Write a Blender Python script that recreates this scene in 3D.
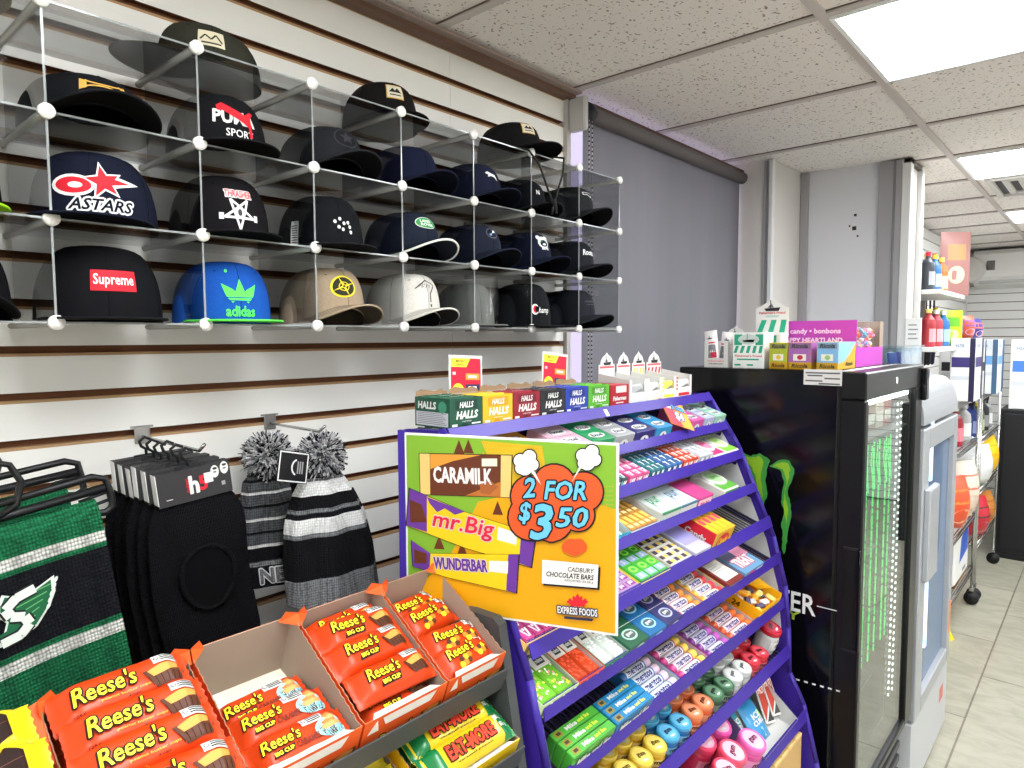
import bpy, bmesh, math, random
from mathutils import Vector as V, Matrix as Mx
from math import sin, cos, pi, radians as rad, atan2, sqrt
def curved(f, fine): f.fine = fine; return f
sc = bpy.context.scene
for o in list(bpy.data.objects): bpy.data.objects.remove(o)
col = sc.collection
H = 1.66                     # eye height: z of the camera above the floor
rnd = random.Random(7)

# ------------------------------------------------------------------ camera
cd = bpy.data.cameras.new('camera'); cam = bpy.data.objects.new('camera', cd); col.objects.link(cam)
yw, pt, rl = rad(41.466), rad(-3.843), rad(-0.250)
fwd = V((cos(pt)*cos(yw), cos(pt)*sin(yw), sin(pt))); rgt = V((sin(yw), -cos(yw), 0)); up = rgt.cross(fwd)
rg2 = rgt*cos(rl)+up*sin(rl); up2 = up*cos(rl)-rgt*sin(rl)
m = Mx((rg2, up2, -fwd)).transposed().to_4x4(); m.translation = V((0, 0, H)); cam.matrix_world = m
cd.sensor_fit = 'HORIZONTAL'; cd.sensor_width = 36; cd.lens = 680.68/1024*36; cd.clip_start = .02
sc.camera = cam
# ------------------------------------------------------------------ world and exposure
w = bpy.data.worlds.new('daylight'); sc.world = w; w.use_nodes = True
w.node_tree.nodes['Background'].inputs[0].default_value = (.90, .92, 1.0, 1)
w.node_tree.nodes['Background'].inputs[1].default_value = 1.3
vs = sc.view_settings; vs.view_transform = 'Standard'; vs.look = 'None'; vs.gamma = 1; vs.use_curve_mapping = False
vs.exposure = 0.87
sc.cycles.transparent_max_bounces = 64; sc.cycles.max_bounces = 10; sc.cycles.diffuse_bounces = 6
LAMP = 12.0                   # strength of the ceiling light diffusers

# ------------------------------------------------------------------ materials
def lin(c):
    c /= 255
    return c/12.92 if c <= .04045 else ((c+.055)/1.055)**2.4
def rgba(c): return (lin(c[0]), lin(c[1]), lin(c[2]), 1)
MC = {}
def c(r, g, b, rough=.5, metal=0, noise=0, nscale=60, bump=0, bscale=200, emit=0, coat=0):
    k = (r, g, b, rough, metal, noise, nscale, bump, bscale, emit, coat)
    if k in MC: return MC[k]
    k0 = k; m = bpy.data.materials.new('paint'); m.use_nodes = True; nt = m.node_tree; p = nt.nodes['Principled BSDF']
    if coat: r, g, b = r*.88, g*.88, b*.88; k = (r, g, b)+k[3:]
    p.inputs['Base Color'].default_value = rgba(k); p.inputs['Roughness'].default_value = rough
    p.inputs['Metallic'].default_value = metal
    if not metal: p.inputs['Specular IOR Level'].default_value = .32
    if coat: p.inputs['Coat Weight'].default_value = coat; p.inputs['Coat Roughness'].default_value = .15
    if emit:
        p.inputs['Emission Color'].default_value = rgba(k); p.inputs['Emission Strength'].default_value = emit
    if rough >= .88: p.inputs['Specular IOR Level'].default_value = .08
    if noise or bump:
        tc = nt.nodes.new('ShaderNodeTexCoord')
    if noise:
        n = nt.nodes.new('ShaderNodeTexNoise'); n.inputs['Scale'].default_value = nscale; n.inputs['Detail'].default_value = 3
        nt.links.new(tc.outputs['Object'], n.inputs['Vector'])
        mx = nt.nodes.new('ShaderNodeMix'); mx.data_type = 'RGBA'
        mx.inputs['A'].default_value = rgba([max(0, x*(1-noise)) for x in k[:3]]); mx.inputs['B'].default_value = rgba([min(255, x*(1+noise)) for x in k[:3]])
        nt.links.new(n.outputs['Fac'], mx.inputs['Factor']); nt.links.new(mx.outputs['Result'], p.inputs['Base Color'])
    if bump:
        n2 = nt.nodes.new('ShaderNodeTexNoise'); n2.inputs['Scale'].default_value = bscale
        nt.links.new(tc.outputs['Object'], n2.inputs['Vector'])
        bp = nt.nodes.new('ShaderNodeBump'); bp.inputs['Strength'].default_value = bump; bp.inputs['Distance'].default_value = .002
        nt.links.new(n2.outputs['Fac'], bp.inputs['Height']); nt.links.new(bp.outputs['Normal'], p.inputs['Normal'])
    MC[k0] = m; return m
def clear(name, tint=(235, 238, 238), gloss=.06, rough=.03, opac=0.0, ocol=(200, 200, 200)):
    m = bpy.data.materials.new(name); m.use_nodes = True; nt = m.node_tree; nt.nodes.remove(nt.nodes['Principled BSDF'])
    out = nt.nodes['Material Output']
    t = nt.nodes.new('ShaderNodeBsdfTransparent'); t.inputs[0].default_value = rgba(tint)
    g = nt.nodes.new('ShaderNodeBsdfGlossy'); g.inputs['Roughness'].default_value = rough; g.inputs[0].default_value = (1, 1, 1, 1)
    lw = nt.nodes.new('ShaderNodeLayerWeight'); lw.inputs[0].default_value = .5
    pw = nt.nodes.new('ShaderNodeMath'); pw.operation = 'POWER'; pw.inputs[1].default_value = 5
    fr = nt.nodes.new('ShaderNodeMath'); fr.operation = 'MULTIPLY_ADD'; fr.inputs[1].default_value = 1-gloss; fr.inputs[2].default_value = gloss
    nt.links.new(lw.outputs['Facing'], pw.inputs[0]); nt.links.new(pw.outputs[0], fr.inputs[0])
    mx = nt.nodes.new('ShaderNodeMixShader')
    nt.links.new(fr.outputs[0], mx.inputs[0]); nt.links.new(t.outputs[0], mx.inputs[1]); nt.links.new(g.outputs[0], mx.inputs[2])
    last = mx
    if opac:
        d = nt.nodes.new('ShaderNodeBsdfDiffuse'); d.inputs[0].default_value = rgba(ocol)
        m2 = nt.nodes.new('ShaderNodeMixShader'); m2.inputs[0].default_value = opac
        nt.links.new(mx.outputs[0], m2.inputs[1]); nt.links.new(d.outputs[0], m2.inputs[2]); last = m2
    nt.links.new(last.outputs[0], out.inputs[0]); return m
def wovenmat(name, colr, scale, stretch=(1, 1, 1), strength=.6, dark=.55, rot=(0, 0, 0)):
    m = bpy.data.materials.new(name); m.use_nodes = True; nt = m.node_tree; p = nt.nodes['Principled BSDF']
    p.inputs['Roughness'].default_value = .95; p.inputs['Specular IOR Level'].default_value = .1
    tc = nt.nodes.new('ShaderNodeTexCoord'); mp = nt.nodes.new('ShaderNodeMapping'); mp.inputs['Scale'].default_value = stretch
    mp.inputs['Rotation'].default_value = rot
    nt.links.new(tc.outputs['Object'], mp.inputs[0])
    vo = nt.nodes.new('ShaderNodeTexVoronoi'); vo.inputs['Scale'].default_value = scale; vo.inputs['Randomness'].default_value = .25
    nt.links.new(mp.outputs[0], vo.inputs['Vector'])
    r = nt.nodes.new('ShaderNodeValToRGB'); r.color_ramp.elements[0].color = rgba(colr); r.color_ramp.elements[1].color = rgba([x*dark for x in colr])
    r.color_ramp.elements[0].position = .2; r.color_ramp.elements[1].position = .8
    nt.links.new(vo.outputs['Distance'], r.inputs[0]); nt.links.new(r.outputs[0], p.inputs['Base Color'])
    b = nt.nodes.new('ShaderNodeBump'); b.invert = True; b.inputs['Strength'].default_value = strength; b.inputs['Distance'].default_value = .003
    nt.links.new(vo.outputs['Distance'], b.inputs['Height']); nt.links.new(b.outputs[0], p.inputs['Normal'])
    return m
WHITE = c(214, 214, 211); BLK = c(14, 14, 16); GREYC = c(120, 120, 120); CREAM = c(225, 220, 200)
# ------------------------------------------------------------------ mesh builder
TXT = {}
def text2d(s, bold=0, shear=0):
    bold = min(bold, .015)
    k = (s, bold, shear)
    if k in TXT: return TXT[k]
    cu = bpy.data.curves.new('t', 'FONT'); cu.body = s; cu.offset = bold; cu.shear = shear; cu.resolution_u = 2
    ob = bpy.data.objects.new('t', cu); me = bpy.data.meshes.new_from_object(ob)
    vs_ = [(v.co.x, v.co.y) for v in me.vertices]; fs = [tuple(p.vertices) for p in me.polygons]
    bpy.data.objects.remove(ob); bpy.data.curves.remove(cu); bpy.data.meshes.remove(me)
    TXT[k] = (vs_, fs); return TXT[k]
def plane(O, U, W):
    O, U, W = V(O), V(U), V(W); N = U.cross(W).normalized()
    return lambda u, v, e=0: O+U*u+W*v+N*e
EPS = .0004
class MB:
    def __init__(s): s.v, s.f, s.mi, s.sm, s.m = [], [], [], [], []
    def idx(s, m):
        if m not in s.m: s.m.append(m)
        return s.m.index(m)
    def add(s, vs_, fs, m, smooth=False, T=None):
        o = len(s.v); i = s.idx(m)
        s.v += [tuple(T @ V(p)) if T else tuple(p) for p in vs_]
        for f in fs: s.f.append(tuple(o+a for a in f)); s.mi.append(i); s.sm.append(smooth)
    def box(s, x0, x1, y0, y1, z0, z1, m, b=0, T=None, seg=1):
        if b <= 0:
            vs_ = [(x, y, z) for z in (z0, z1) for y in (y0, y1) for x in (x0, x1)]
            s.add(vs_, [(0, 2, 3, 1), (4, 5, 7, 6), (0, 1, 5, 4), (2, 6, 7, 3), (0, 4, 6, 2), (1, 3, 7, 5)], m, False, T); return
        bm = bmesh.new(); bmesh.ops.create_cube(bm, size=1)
        for v in bm.verts: v.co = V(((x0+x1)/2+v.co.x*(x1-x0), (y0+y1)/2+v.co.y*(y1-y0), (z0+z1)/2+v.co.z*(z1-z0)))
        bmesh.ops.bevel(bm, geom=bm.edges[:], offset=b, segments=seg, affect='EDGES', profile=.5)
        bm.verts.index_update(); s.add([v.co[:] for v in bm.verts], [[v.index for v in f.verts] for f in bm.faces], m, False, T); bm.free()
    def tube(s, path, r, m, n=8, closed=False, cap=True, T=None, flat=1):
        P = [V(p) for p in path]; k = len(P); vs_ = []; prev = None
        for i, p in enumerate(P):
            a = P[(i-1) % k] if (i or closed) else p; b = P[(i+1) % k] if (i < k-1 or closed) else p
            t = (b-a).normalized()
            if prev is None:
                x = t.cross(V((0, 0, 1)));
                if x.length < .1: x = t.cross(V((0, 1, 0)))
            else: x = prev-t*prev.dot(t)
            x.normalize(); prev = x; y = t.cross(x)
            rr = r[i] if isinstance(r, (list, tuple)) else r
            for j in range(n):
                q = 2*pi*j/n; vs_.append(p+x*cos(q)*rr+y*sin(q)*rr*flat)
        fs = []
        for i in range(k if closed else k-1):
            for j in range(n):
                a, b = i*n+j, i*n+(j+1) % n; c_, d = ((i+1) % k)*n+(j+1) % n, ((i+1) % k)*n+j
                fs.append((a, b, c_, d))
        if cap and not closed: fs += [tuple(range(n))[::-1], tuple(range((k-1)*n, k*n))]
        s.add(vs_, fs, m, True, T)
    def lathe(s, prof, m, n=24, T=None, smooth=True, mats=None):
        for i in range(len(prof)-1):
            (r0, z0), (r1, z1) = prof[i], prof[i+1]; vs_ = []
            for j in range(n):
                q = 2*pi*j/n; vs_ += [(r0*cos(q), r0*sin(q), z0), (r1*cos(q), r1*sin(q), z1)]
            s.add(vs_, [(2*j, 2*((j+1) % n), 2*((j+1) % n)+1, 2*j+1) for j in range(n)], mats[i] if mats else m, smooth, T)
    def grid(s, fn, nu, nv, m, smooth=True, closed=False):
        vs_ = [fn(i/nu, j/nv) for j in range(nv+1) for i in range(nu+1)]
        s.add(vs_, [(j*(nu+1)+i, j*(nu+1)+i+1, (j+1)*(nu+1)+i+1, (j+1)*(nu+1)+i) for j in range(nv) for i in range(nu)], m, smooth)
    # printed artwork: 2D shapes laid on a surface map mp(u,v,e)
    def poly(s, mp, pts, m, l=1): s.flat(mp, pts, [tuple(range(len(pts)))], m, l)
    def flat(s, mp, pts, fs, m, l):
        fine = getattr(mp, 'fine', 0)
        if not fine: s.add([mp(u, v, l*EPS) for u, v in pts], fs, m); return
        bm = bmesh.new(); vv = [bm.verts.new((u, v, 0)) for u, v in pts]
        for f in fs:
            try: bm.faces.new([vv[i] for i in f])
            except ValueError: pass
        for _ in range(5):
            bmesh.ops.triangulate(bm, faces=bm.faces[:])
            es = [e for e in bm.edges if e.calc_length() > fine]
            if not es: break
            bmesh.ops.subdivide_edges(bm, edges=es, cuts=1)
        bm.verts.index_update(); s.add([mp(v.co.x, v.co.y, l*EPS) for v in bm.verts], [[v.index for v in f.verts] for f in bm.faces], m); bm.free()
    def rect(s, mp, u0, u1, v0, v1, m, l=1, n=1):
        if n > 1:
            for i in range(n):
                a, b = u0+(u1-u0)*i/n, u0+(u1-u0)*(i+1)/n; s.poly(mp, [(a, v0), (b, v0), (b, v1), (a, v1)], m, l)
        else: s.poly(mp, [(u0, v0), (u1, v0), (u1, v1), (u0, v1)], m, l)
    def ell(s, mp, cu, cv, ru, rv, m, l=1, n=20, a0=0, a1=2*pi, rot=0):
        s.poly(mp, [(cu+ru*cos(q)*cos(rot)-rv*sin(q)*sin(rot), cv+ru*cos(q)*sin(rot)+rv*sin(q)*cos(rot)) for q in (a0+(a1-a0)*i/n for i in range(n))], m, l)
    def line(s, mp, pts, wd, m, l=1):
        for (a, b), (c_, d) in zip(pts, pts[1:]):
            L = sqrt((c_-a)**2+(d-b)**2) or 1; x, y = -(d-b)/L*wd/2, (c_-a)/L*wd/2
            s.poly(mp, [(a-x, b-y), (c_-x, d-y), (c_+x, d+y), (a+x, b+y)], m, l)
    def text(s, mp, t, cu, cv, wd, ht, m, l=2, bold=.01, shear=0, out=None, ow=.05, rot=0, sh=None):
        if out:
            for q in range(8): s.text(mp, t, cu+ow*.5*ht*cos(q*pi/4)+(sh[0] if sh else 0), cv+ow*.5*ht*sin(q*pi/4)+(sh[1] if sh else 0), wd, ht, out, l, bold, shear, rot=rot)
            l += 1
        vs_, fs = text2d(t, bold, shear)
        if not vs_: return
        if bold > .025:
            k = (bold-.015)*ht*.9
            for q in range(6): s.text(mp, t, cu+k*cos(q*pi/3), cv+k*sin(q*pi/3), wd, ht, m, l-.12*(q+1), .015, shear, rot=rot)
        xs = [p[0] for p in vs_]; ys = [p[1] for p in vs_]; x0, x1, y0, y1 = min(xs), max(xs), min(ys), max(ys)
        sx, sy = wd/(x1-x0), ht/max(y1-y0, 1e-6); cr, sr = cos(rot), sin(rot); q = []
        for x, y in vs_:
            a, b = (x-(x0+x1)/2)*sx, (y-(y0+y1)/2)*sy; q.append((cu+a*cr-b*sr, cv+a*sr+b*cr))
        s.flat(mp, q, fs, m, l)
    def build(s, name, parent=None, loc=(0, 0, 0), rot=(0, 0, 0)):
        me = bpy.data.meshes.new(name); me.from_pydata(s.v, [], s.f)
        for m in s.m: me.materials.append(m)
        me.polygons.foreach_set('material_index', s.mi); me.polygons.foreach_set('use_smooth', s.sm); me.update()
        o = bpy.data.objects.new(name, me); col.objects.link(o); o.location = loc; o.rotation_euler = rot
        if parent: o.parent = parent
        return o
def tag(o, label, cat, group=None):
    o['label'] = label; o['category'] = cat
    if group: o['group'] = group
    return o
def thing(name, label, cat, loc=(0, 0, 0), rot=(0, 0, 0), group=None):
    o = bpy.data.objects.new(name, None); col.objects.link(o); o.location = loc; o.rotation_euler = rot; o.empty_display_size = .02
    return tag(o, label, cat, group)
def struct(o): o['kind'] = 'structure'; return o
KIDS = {}
def dup(o, loc=None, rot=None, label=None, parent=None):
    r = o.copy(); col.objects.link(r)
    if parent: r.parent = parent
    if loc is not None: r.location = loc
    if rot is not None: r.rotation_euler = rot
    if label: r['label'] = label
    for ch in [x for x in o.children]: dup(ch, parent=r)
    return r
def boxmaps(x0, x1, y0, y1, z0, z1):
    return (plane((x0, y0, z0), (1, 0, 0), (0, 0, 1)), plane((x0, y0, z1), (1, 0, 0), (0, 1, 0)),
            plane((x0, y1, z0), (0, -1, 0), (0, 0, 1)))     # front (-Y), top (+Z), left side (-X)
ORD = ['first', 'second', 'third', 'fourth', 'fifth', 'sixth', 'seventh', 'eighth', 'ninth', 'tenth', 'eleventh', 'twelfth']
def star(cu, cv, r, r2, n=5, a=pi/2): return [(cu+(r if i % 2 == 0 else r2)*cos(a+pi*i/n), cv+(r if i % 2 == 0 else r2)*sin(a+pi*i/n)) for i in range(2*n)]
# ------------------------------------------------------------------ the room
ZC = H+.785
def ceilmat():
    m = bpy.data.materials.new('ceiling_tile'); m.use_nodes = True; nt = m.node_tree; p = nt.nodes['Principled BSDF']; p.inputs['Roughness'].default_value = .9
    tc = nt.nodes.new('ShaderNodeTexCoord'); n = nt.nodes.new('ShaderNodeTexNoise'); n.inputs['Scale'].default_value = 105; n.inputs['Detail'].default_value = 1
    r = nt.nodes.new('ShaderNodeValToRGB'); e = r.color_ramp.elements
    e[0].position = .30; e[0].color = rgba((150, 138, 130)); e[1].position = .36; e[1].color = rgba((234, 228, 223))
    nt.links.new(tc.outputs['Object'], n.inputs['Vector']); nt.links.new(n.outputs['Fac'], r.inputs[0]); nt.links.new(r.outputs[0], p.inputs['Base Color'])
    return m
def floormat():
    m = bpy.data.materials.new('floor_tile'); m.use_nodes = True; nt = m.node_tree; p = nt.nodes['Principled BSDF']; p.inputs['Roughness'].default_value = .3
    tc = nt.nodes.new('ShaderNodeTexCoord'); mp = nt.nodes.new('ShaderNodeMapping'); mp.inputs['Location'].default_value = (-.02, -.42, 0)
    b = nt.nodes.new('ShaderNodeTexBrick'); b.inputs['Scale'].default_value = 1; b.inputs['Mortar Size'].default_value = .004
    b.inputs['Brick Width'].default_value = .98; b.inputs['Row Height'].default_value = .49; b.inputs['Color1'].default_value = rgba((170, 168, 152)); b.inputs['Color2'].default_value = rgba((163, 161, 144))
    b.inputs['Mortar'].default_value = rgba((120, 115, 104))
    n = nt.nodes.new('ShaderNodeTexNoise'); n.inputs['Scale'].default_value = 5; n.inputs['Detail'].default_value = 6; n.inputs['Distortion'].default_value = 1.5
    mp2 = nt.nodes.new('ShaderNodeMapping'); mp2.inputs['Scale'].default_value = (2.2, 1, 1)
    mx = nt.nodes.new('ShaderNodeMix'); mx.data_type = 'RGBA'; mx.blend_type = 'MULTIPLY'; mx.inputs['Factor'].default_value = .5
    r = nt.nodes.new('ShaderNodeValToRGB'); r.color_ramp.elements[0].position = .35; r.color_ramp.elements[0].color = rgba((205, 202, 196)); r.color_ramp.elements[1].position = .6
    L = nt.links.new
    L(tc.outputs['Object'], mp.inputs[0]); L(mp.outputs[0], b.inputs['Vector']); L(tc.outputs['Object'], mp2.inputs[0]); L(mp2.outputs[0], n.inputs['Vector'])
    L(n.outputs['Fac'], r.inputs[0]); L(b.outputs['Color'], mx.inputs['A']); L(r.outputs[0], mx.inputs['B']); L(mx.outputs['Result'], p.inputs['Base Color'])
    return m
FX0, FX1, FY0, FY1 = -2.2, 7.64, -3.7, 1.40
b = MB(); b.box(FX0-.1, FX1+.1, FY0-.1, FY1+.1, -.06, 0, floormat()); struct(b.build('floor'))
CT = ceilmat(); GRID = c(196, 188, 184, .6); GAP_SHADE = c(104, 92, 86, .8)  # darker strips painted beside the grid bars as their shadow gaps
b = MB(); b.box(FX0-.1, FX1+.1, FY0-.1, FY1+.1, ZC+.006, ZC+.06, CT)
gx = [-1.71+.585*i for i in range(17)]; gy = [.57-1.2*i for i in range(4)]
for x in gx:
    b.box(x-.011, x+.011, FY0, FY1, ZC-.002, ZC+.006, GRID); b.box(x-.0145, x-.011, FY0, FY1, ZC+.003, ZC+.0062, GAP_SHADE)
for y in gy:
    b.box(FX0, FX1, y-.012, y+.012, ZC-.0025, ZC+.006, GRID); b.box(FX0, FX1, y+.012, y+.016, ZC+.003, ZC+.0062, GAP_SHADE)
struct(b.build('ceiling'))
b = MB(); b.box(FX0, 1.815, 1.325, 1.36, ZC-.022, ZC-.003, c(110, 82, 68, .6)); b.box(FX0, 1.815, 1.300, 1.325, ZC-.010, ZC-.003, c(150, 132, 124, .6)); struct(b.build('trim_1'))
# slatted display wall
SLAT = c(236, 234, 228, .42, noise=.02, nscale=3); MDF = c(176, 140, 102, .8); MDF_SHADE = c(112, 74, 52, .9)  # darker brown puts the grooves' shade into the backing and lower board edges
def slat_z(n): return H+.688-.0782*n
b = MB(); b.box(FX0, 1.795, 1.376, 1.40, 0, ZC-.02, MDF_SHADE)
zs = [slat_z(n) for n in range(30)]; tops = [ZC-.02]+[z-.0065 for z in zs]; bots = [z+.0065 for z in zs]+[.01]
for t, bo in zip(tops, bots):
    for x0, x1 in ((FX0, 1.2935), (1.2945, 1.795)):
        b.box(x0, x1, 1.36, 1.3745, bo, t, SLAT)
        b.box(x0, x1, 1.3597, 1.3745, t-.0046, t+.0004, MDF); b.box(x0, x1, 1.3603, 1.3745, bo-.0004, bo+.0006, MDF_SHADE)
struct(b.build('wall_back'))
b = MB(); b.box(1.795, 1.815, 1.345, 1.40, 0, ZC-.02, c(196, 192, 190, .5)); struct(b.build('trim_2'))
# the window wall: sill wall, header, frame, pane
WP = c(226, 224, 220, .7)
b = MB(); b.box(1.815, 3.08, 1.38, 1.46, 0, H-.85, WP); b.box(1.815, 3.08, 1.40, 1.46, ZC-.006, ZC+.05, WP); struct(b.build('wall_window'))
b = MB(); FR = c(225, 225, 228, .4)
for x0, x1 in ((1.815, 1.835), (2.42, 2.46), (3.055, 3.08)): b.box(x0, x1, 1.40, 1.44, H-.85, ZC-.012, FR)
b.box(1.815, 3.08, 1.40, 1.44, H-.85, H-.81, FR); b.box(1.815, 3.08, 1.40, 1.44, ZC-.012, ZC-.006, FR)
wf = struct(b.build('window_1'))
b = MB(); b.box(1.83, 3.06, 1.418, 1.422, H-.82, ZC-.010, clear('pane_glass', (212, 206, 220), .04)); pn = b.build('pane', wf)
# boxed pillar beside the window
PF = c(202, 202, 206, .7); PL = c(200, 195, 191, .7); STRIP = c(150, 148, 150, .45); LSTR = c(205, 205, 205, .4)
b = MB(); pr = [(3.08, 1.47), (3.08, 1.175), (3.45, 1.165), (3.485, .72), (3.70, .715), (3.70, 1.47)]
fm = [PL, PL, PF, PL, PL]
for (x0, y0), (x1, y1), mm in zip(pr, pr[1:], fm): b.add([(x0, y0, 0), (x1, y1, 0), (x1, y1, ZC+.03), (x0, y0, ZC+.03)], [(0, 1, 2, 3)], mm)
struct(b.build('wall_pillar'))
b = MB()
for x0, x1, y0, y1, mm in ((3.070, 3.08, 1.175, 1.205, STRIP), (3.066, 3.070, 1.186, 1.192, c(120, 118, 120)), (3.06, 3.09, 1.160, 1.178, LSTR), (3.425, 3.45, 1.13, 1.165, STRIP),
                           (3.455, 3.482, .735, .83, STRIP), (3.45, 3.455, .76, .77, c(118, 116, 120)), (3.45, 3.50, .70, .735, c(206, 206, 205, .5)), (3.66, 3.71, .695, .715, c(206, 206, 205, .5))):
    b.box(x0, x1, y0, y1, 0, ZC, mm, .002)
b.box(3.45, 3.72, .70, .73, ZC-.02, ZC, c(90, 80, 76)); struct(b.build('trim_3'))
b = MB()
mp = plane((3.451+.0, 1.165, 0), V((.035, -.445, 0)).normalized(), (0, 0, 1))
for u, z, s in ((.235, .505, .009), (.215, .517, .004), (.25, .468, .004), (.238, .565, .006)): b.rect(mp, u-s, u+s, H+z-s, H+z+s, BLK, 4)
o = b.build('screw_hole'); struct(o); o.name = 'trim_4'
# far walls
b = MB(); SL2 = c(222, 222, 220, .5)
b.box(3.70, FX1, 1.065, 1.10, 0, ZC-.005, c(120, 110, 104)); 
for i in range(31):
    z = ZC-.01-i*.0782; b.box(3.70, FX1, 1.05, 1.066, max(0, z-.0705), z, SL2)
struct(b.build('wall_right'))
b = MB(); b.box(FX1, FX1+.05, FY0, 1.1, 0, ZC, c(120, 112, 108))
for i in range(31):
    z = ZC-.01-i*.0782; b.box(FX1-.016, FX1, FY0, 1.05, max(0, z-.0705), z, SL2)
struct(b.build('wall_far'))
b = MB(); b.box(FX0-.05, FX0, FY0, FY1, 0, ZC, WP); struct(b.build('wall_left'))
b = MB(); b.box(FX0, FX1, FY0-.05, FY0, 0, ZC, WP); struct(b.build('wall_front'))
# ceiling lights
DIFF = c(238, 241, 244, .5, emit=LAMP)
def light(x0, y0, label):
    t = thing('ceiling_light', label, 'ceiling light', (x0+.2925, y0+.6, ZC))
    f = MB(); X, Y = .281, .588
    for a in ((-X, X, -Y, -Y+.012), (-X, X, Y-.012, Y), (-X, -X+.012, -Y+.012, Y-.012), (X-.012, X, -Y+.012, Y-.012)): f.box(*a, -.008, .006, c(235, 238, 238, .4))
    f.build('frame', t)
    d = MB(); d.box(-X+.012, X-.012, -Y+.012, Y-.012, -.004, .004, DIFF); d.build('diffuser', t)
LX = gx
light(gx[6], -.63, 'large bright flat ceiling panel light nearest the window')
light(gx[9], -.63, 'second bright ceiling panel light, just beyond the pillar')
light(gx[12], -.63, 'small distant ceiling panel light near the air conditioner')
for xi in (0, 3): light(gx[xi], -.63, 'unseen ceiling panel light added behind the camera, %s along the aisle' % ('far end' if xi == 0 else 'near end'))  # unseen panels added behind the camera to light the room
for xi, tx in ((1, 'left end'), (5, 'middle left'), (9, 'middle right'), (13, 'right end')): light(gx[xi], -3.03, 'unseen ceiling panel light added over the far aisle, %s' % tx)  # further unseen panels, added for the room's light
# ceiling air vent
t = thing('ceiling_vent', 'square white air vent in the ceiling beside the second panel light', 'vent', (4.43, .25, ZC))
b = MB()
for k in range(4):
    s = .27-.062*k
    for a in ((-s, s, -s, -s+.03), (-s, s, s-.03, s), (-s, -s+.03, -s+.03, s-.03), (s-.03, s, -s+.03, s-.03)): b.box(*a, -.016+.003*k, .004, c(205, 203, 200, .5), .004)
b.build('louvre', t); b = MB(); b.box(-.26, .26, -.26, .26, -.001, .005, c(60, 58, 58)); b.build('duct', t)

# roller blind
t = thing('roller_blind', 'grey fabric roller blind pulled down over the window', 'blind', (0, 0, 0))
FAB = bpy.data.materials.new('blind_fabric'); FAB.use_nodes = True; nt = FAB.node_tree; nt.nodes.remove(nt.nodes['Principled BSDF'])
tc = nt.nodes.new('ShaderNodeTexCoord'); mpn = nt.nodes.new('ShaderNodeMapping'); mpn.inputs['Scale'].default_value = (7, 1, .5); nz = nt.nodes.new('ShaderNodeTexNoise'); nz.inputs['Scale'].default_value = 1.2
rp = nt.nodes.new('ShaderNodeValToRGB'); rp.color_ramp.elements[0].color = rgba((118, 118, 122)); rp.color_ramp.elements[1].color = rgba((134, 133, 138))
d1 = nt.nodes.new('ShaderNodeBsdfDiffuse'); d2 = nt.nodes.new('ShaderNodeBsdfTranslucent'); mxs = nt.nodes.new('ShaderNodeMixShader'); mxs.inputs[0].default_value = .16
L = nt.links.new; L(tc.outputs['Object'], mpn.inputs[0]); L(mpn.outputs[0], nz.inputs['Vector']); L(nz.outputs['Fac'], rp.inputs[0]); L(rp.outputs[0], d1.inputs[0]); L(rp.outputs[0], d2.inputs[0])
L(d1.outputs[0], mxs.inputs[1]); L(d2.outputs[0], mxs.inputs[2]); L(mxs.outputs[0], nt.nodes['Material Output'].inputs[0])
b = MB(); b.grid(lambda u, v: (1.840+1.228*u, 1.318+.004*sin(u*19)+.002*sin(v*5), H-.84+v*1.560), 24, 4, FAB); b.build('blind_fabric', t)
b = MB(); b.tube([(1.85, 1.30, H+.722), (3.06, 1.30, H+.722)], .026, c(98, 92, 92, .6), 20); b.build('roller_tube', t)
b = MB(); b.box(1.86, 3.05, 1.285, 1.325, H+.744, H+.753, c(96, 66, 54, .5), .003); b.build('fascia_rail', t)
b = MB(); b.box(1.80, 1.825, 1.28, 1.345, H+.66, H+.765, c(190, 188, 186, .4), .006); b.tube([(1.825, 1.30, H+.722), (1.855, 1.30, H+.722)], .032, c(40, 40, 44), 16); b.build('bracket', t)
b = MB(); b.box(1.840, 3.066, 1.309, 1.327, H-.86, H-.835, c(110, 110, 114), .004); b.build('bottom_bar', t)
for x in (1.832, 1.850):
    b = MB(); b.tube([(x, 1.285, H+.72), (x, 1.285, H-.60)], .0009, c(210, 208, 206), 5)
    for i in range(90):
        z = H+.715-i*.0145; b.lathe([(0, z-.0035), (.0028, z-.002), (.0028, z+.002), (0, z+.0035)], c(60, 58, 64, .4), 6, Mx.Translation((x, 1.285, 0)))
    b.build('pull_chain', t)

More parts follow.
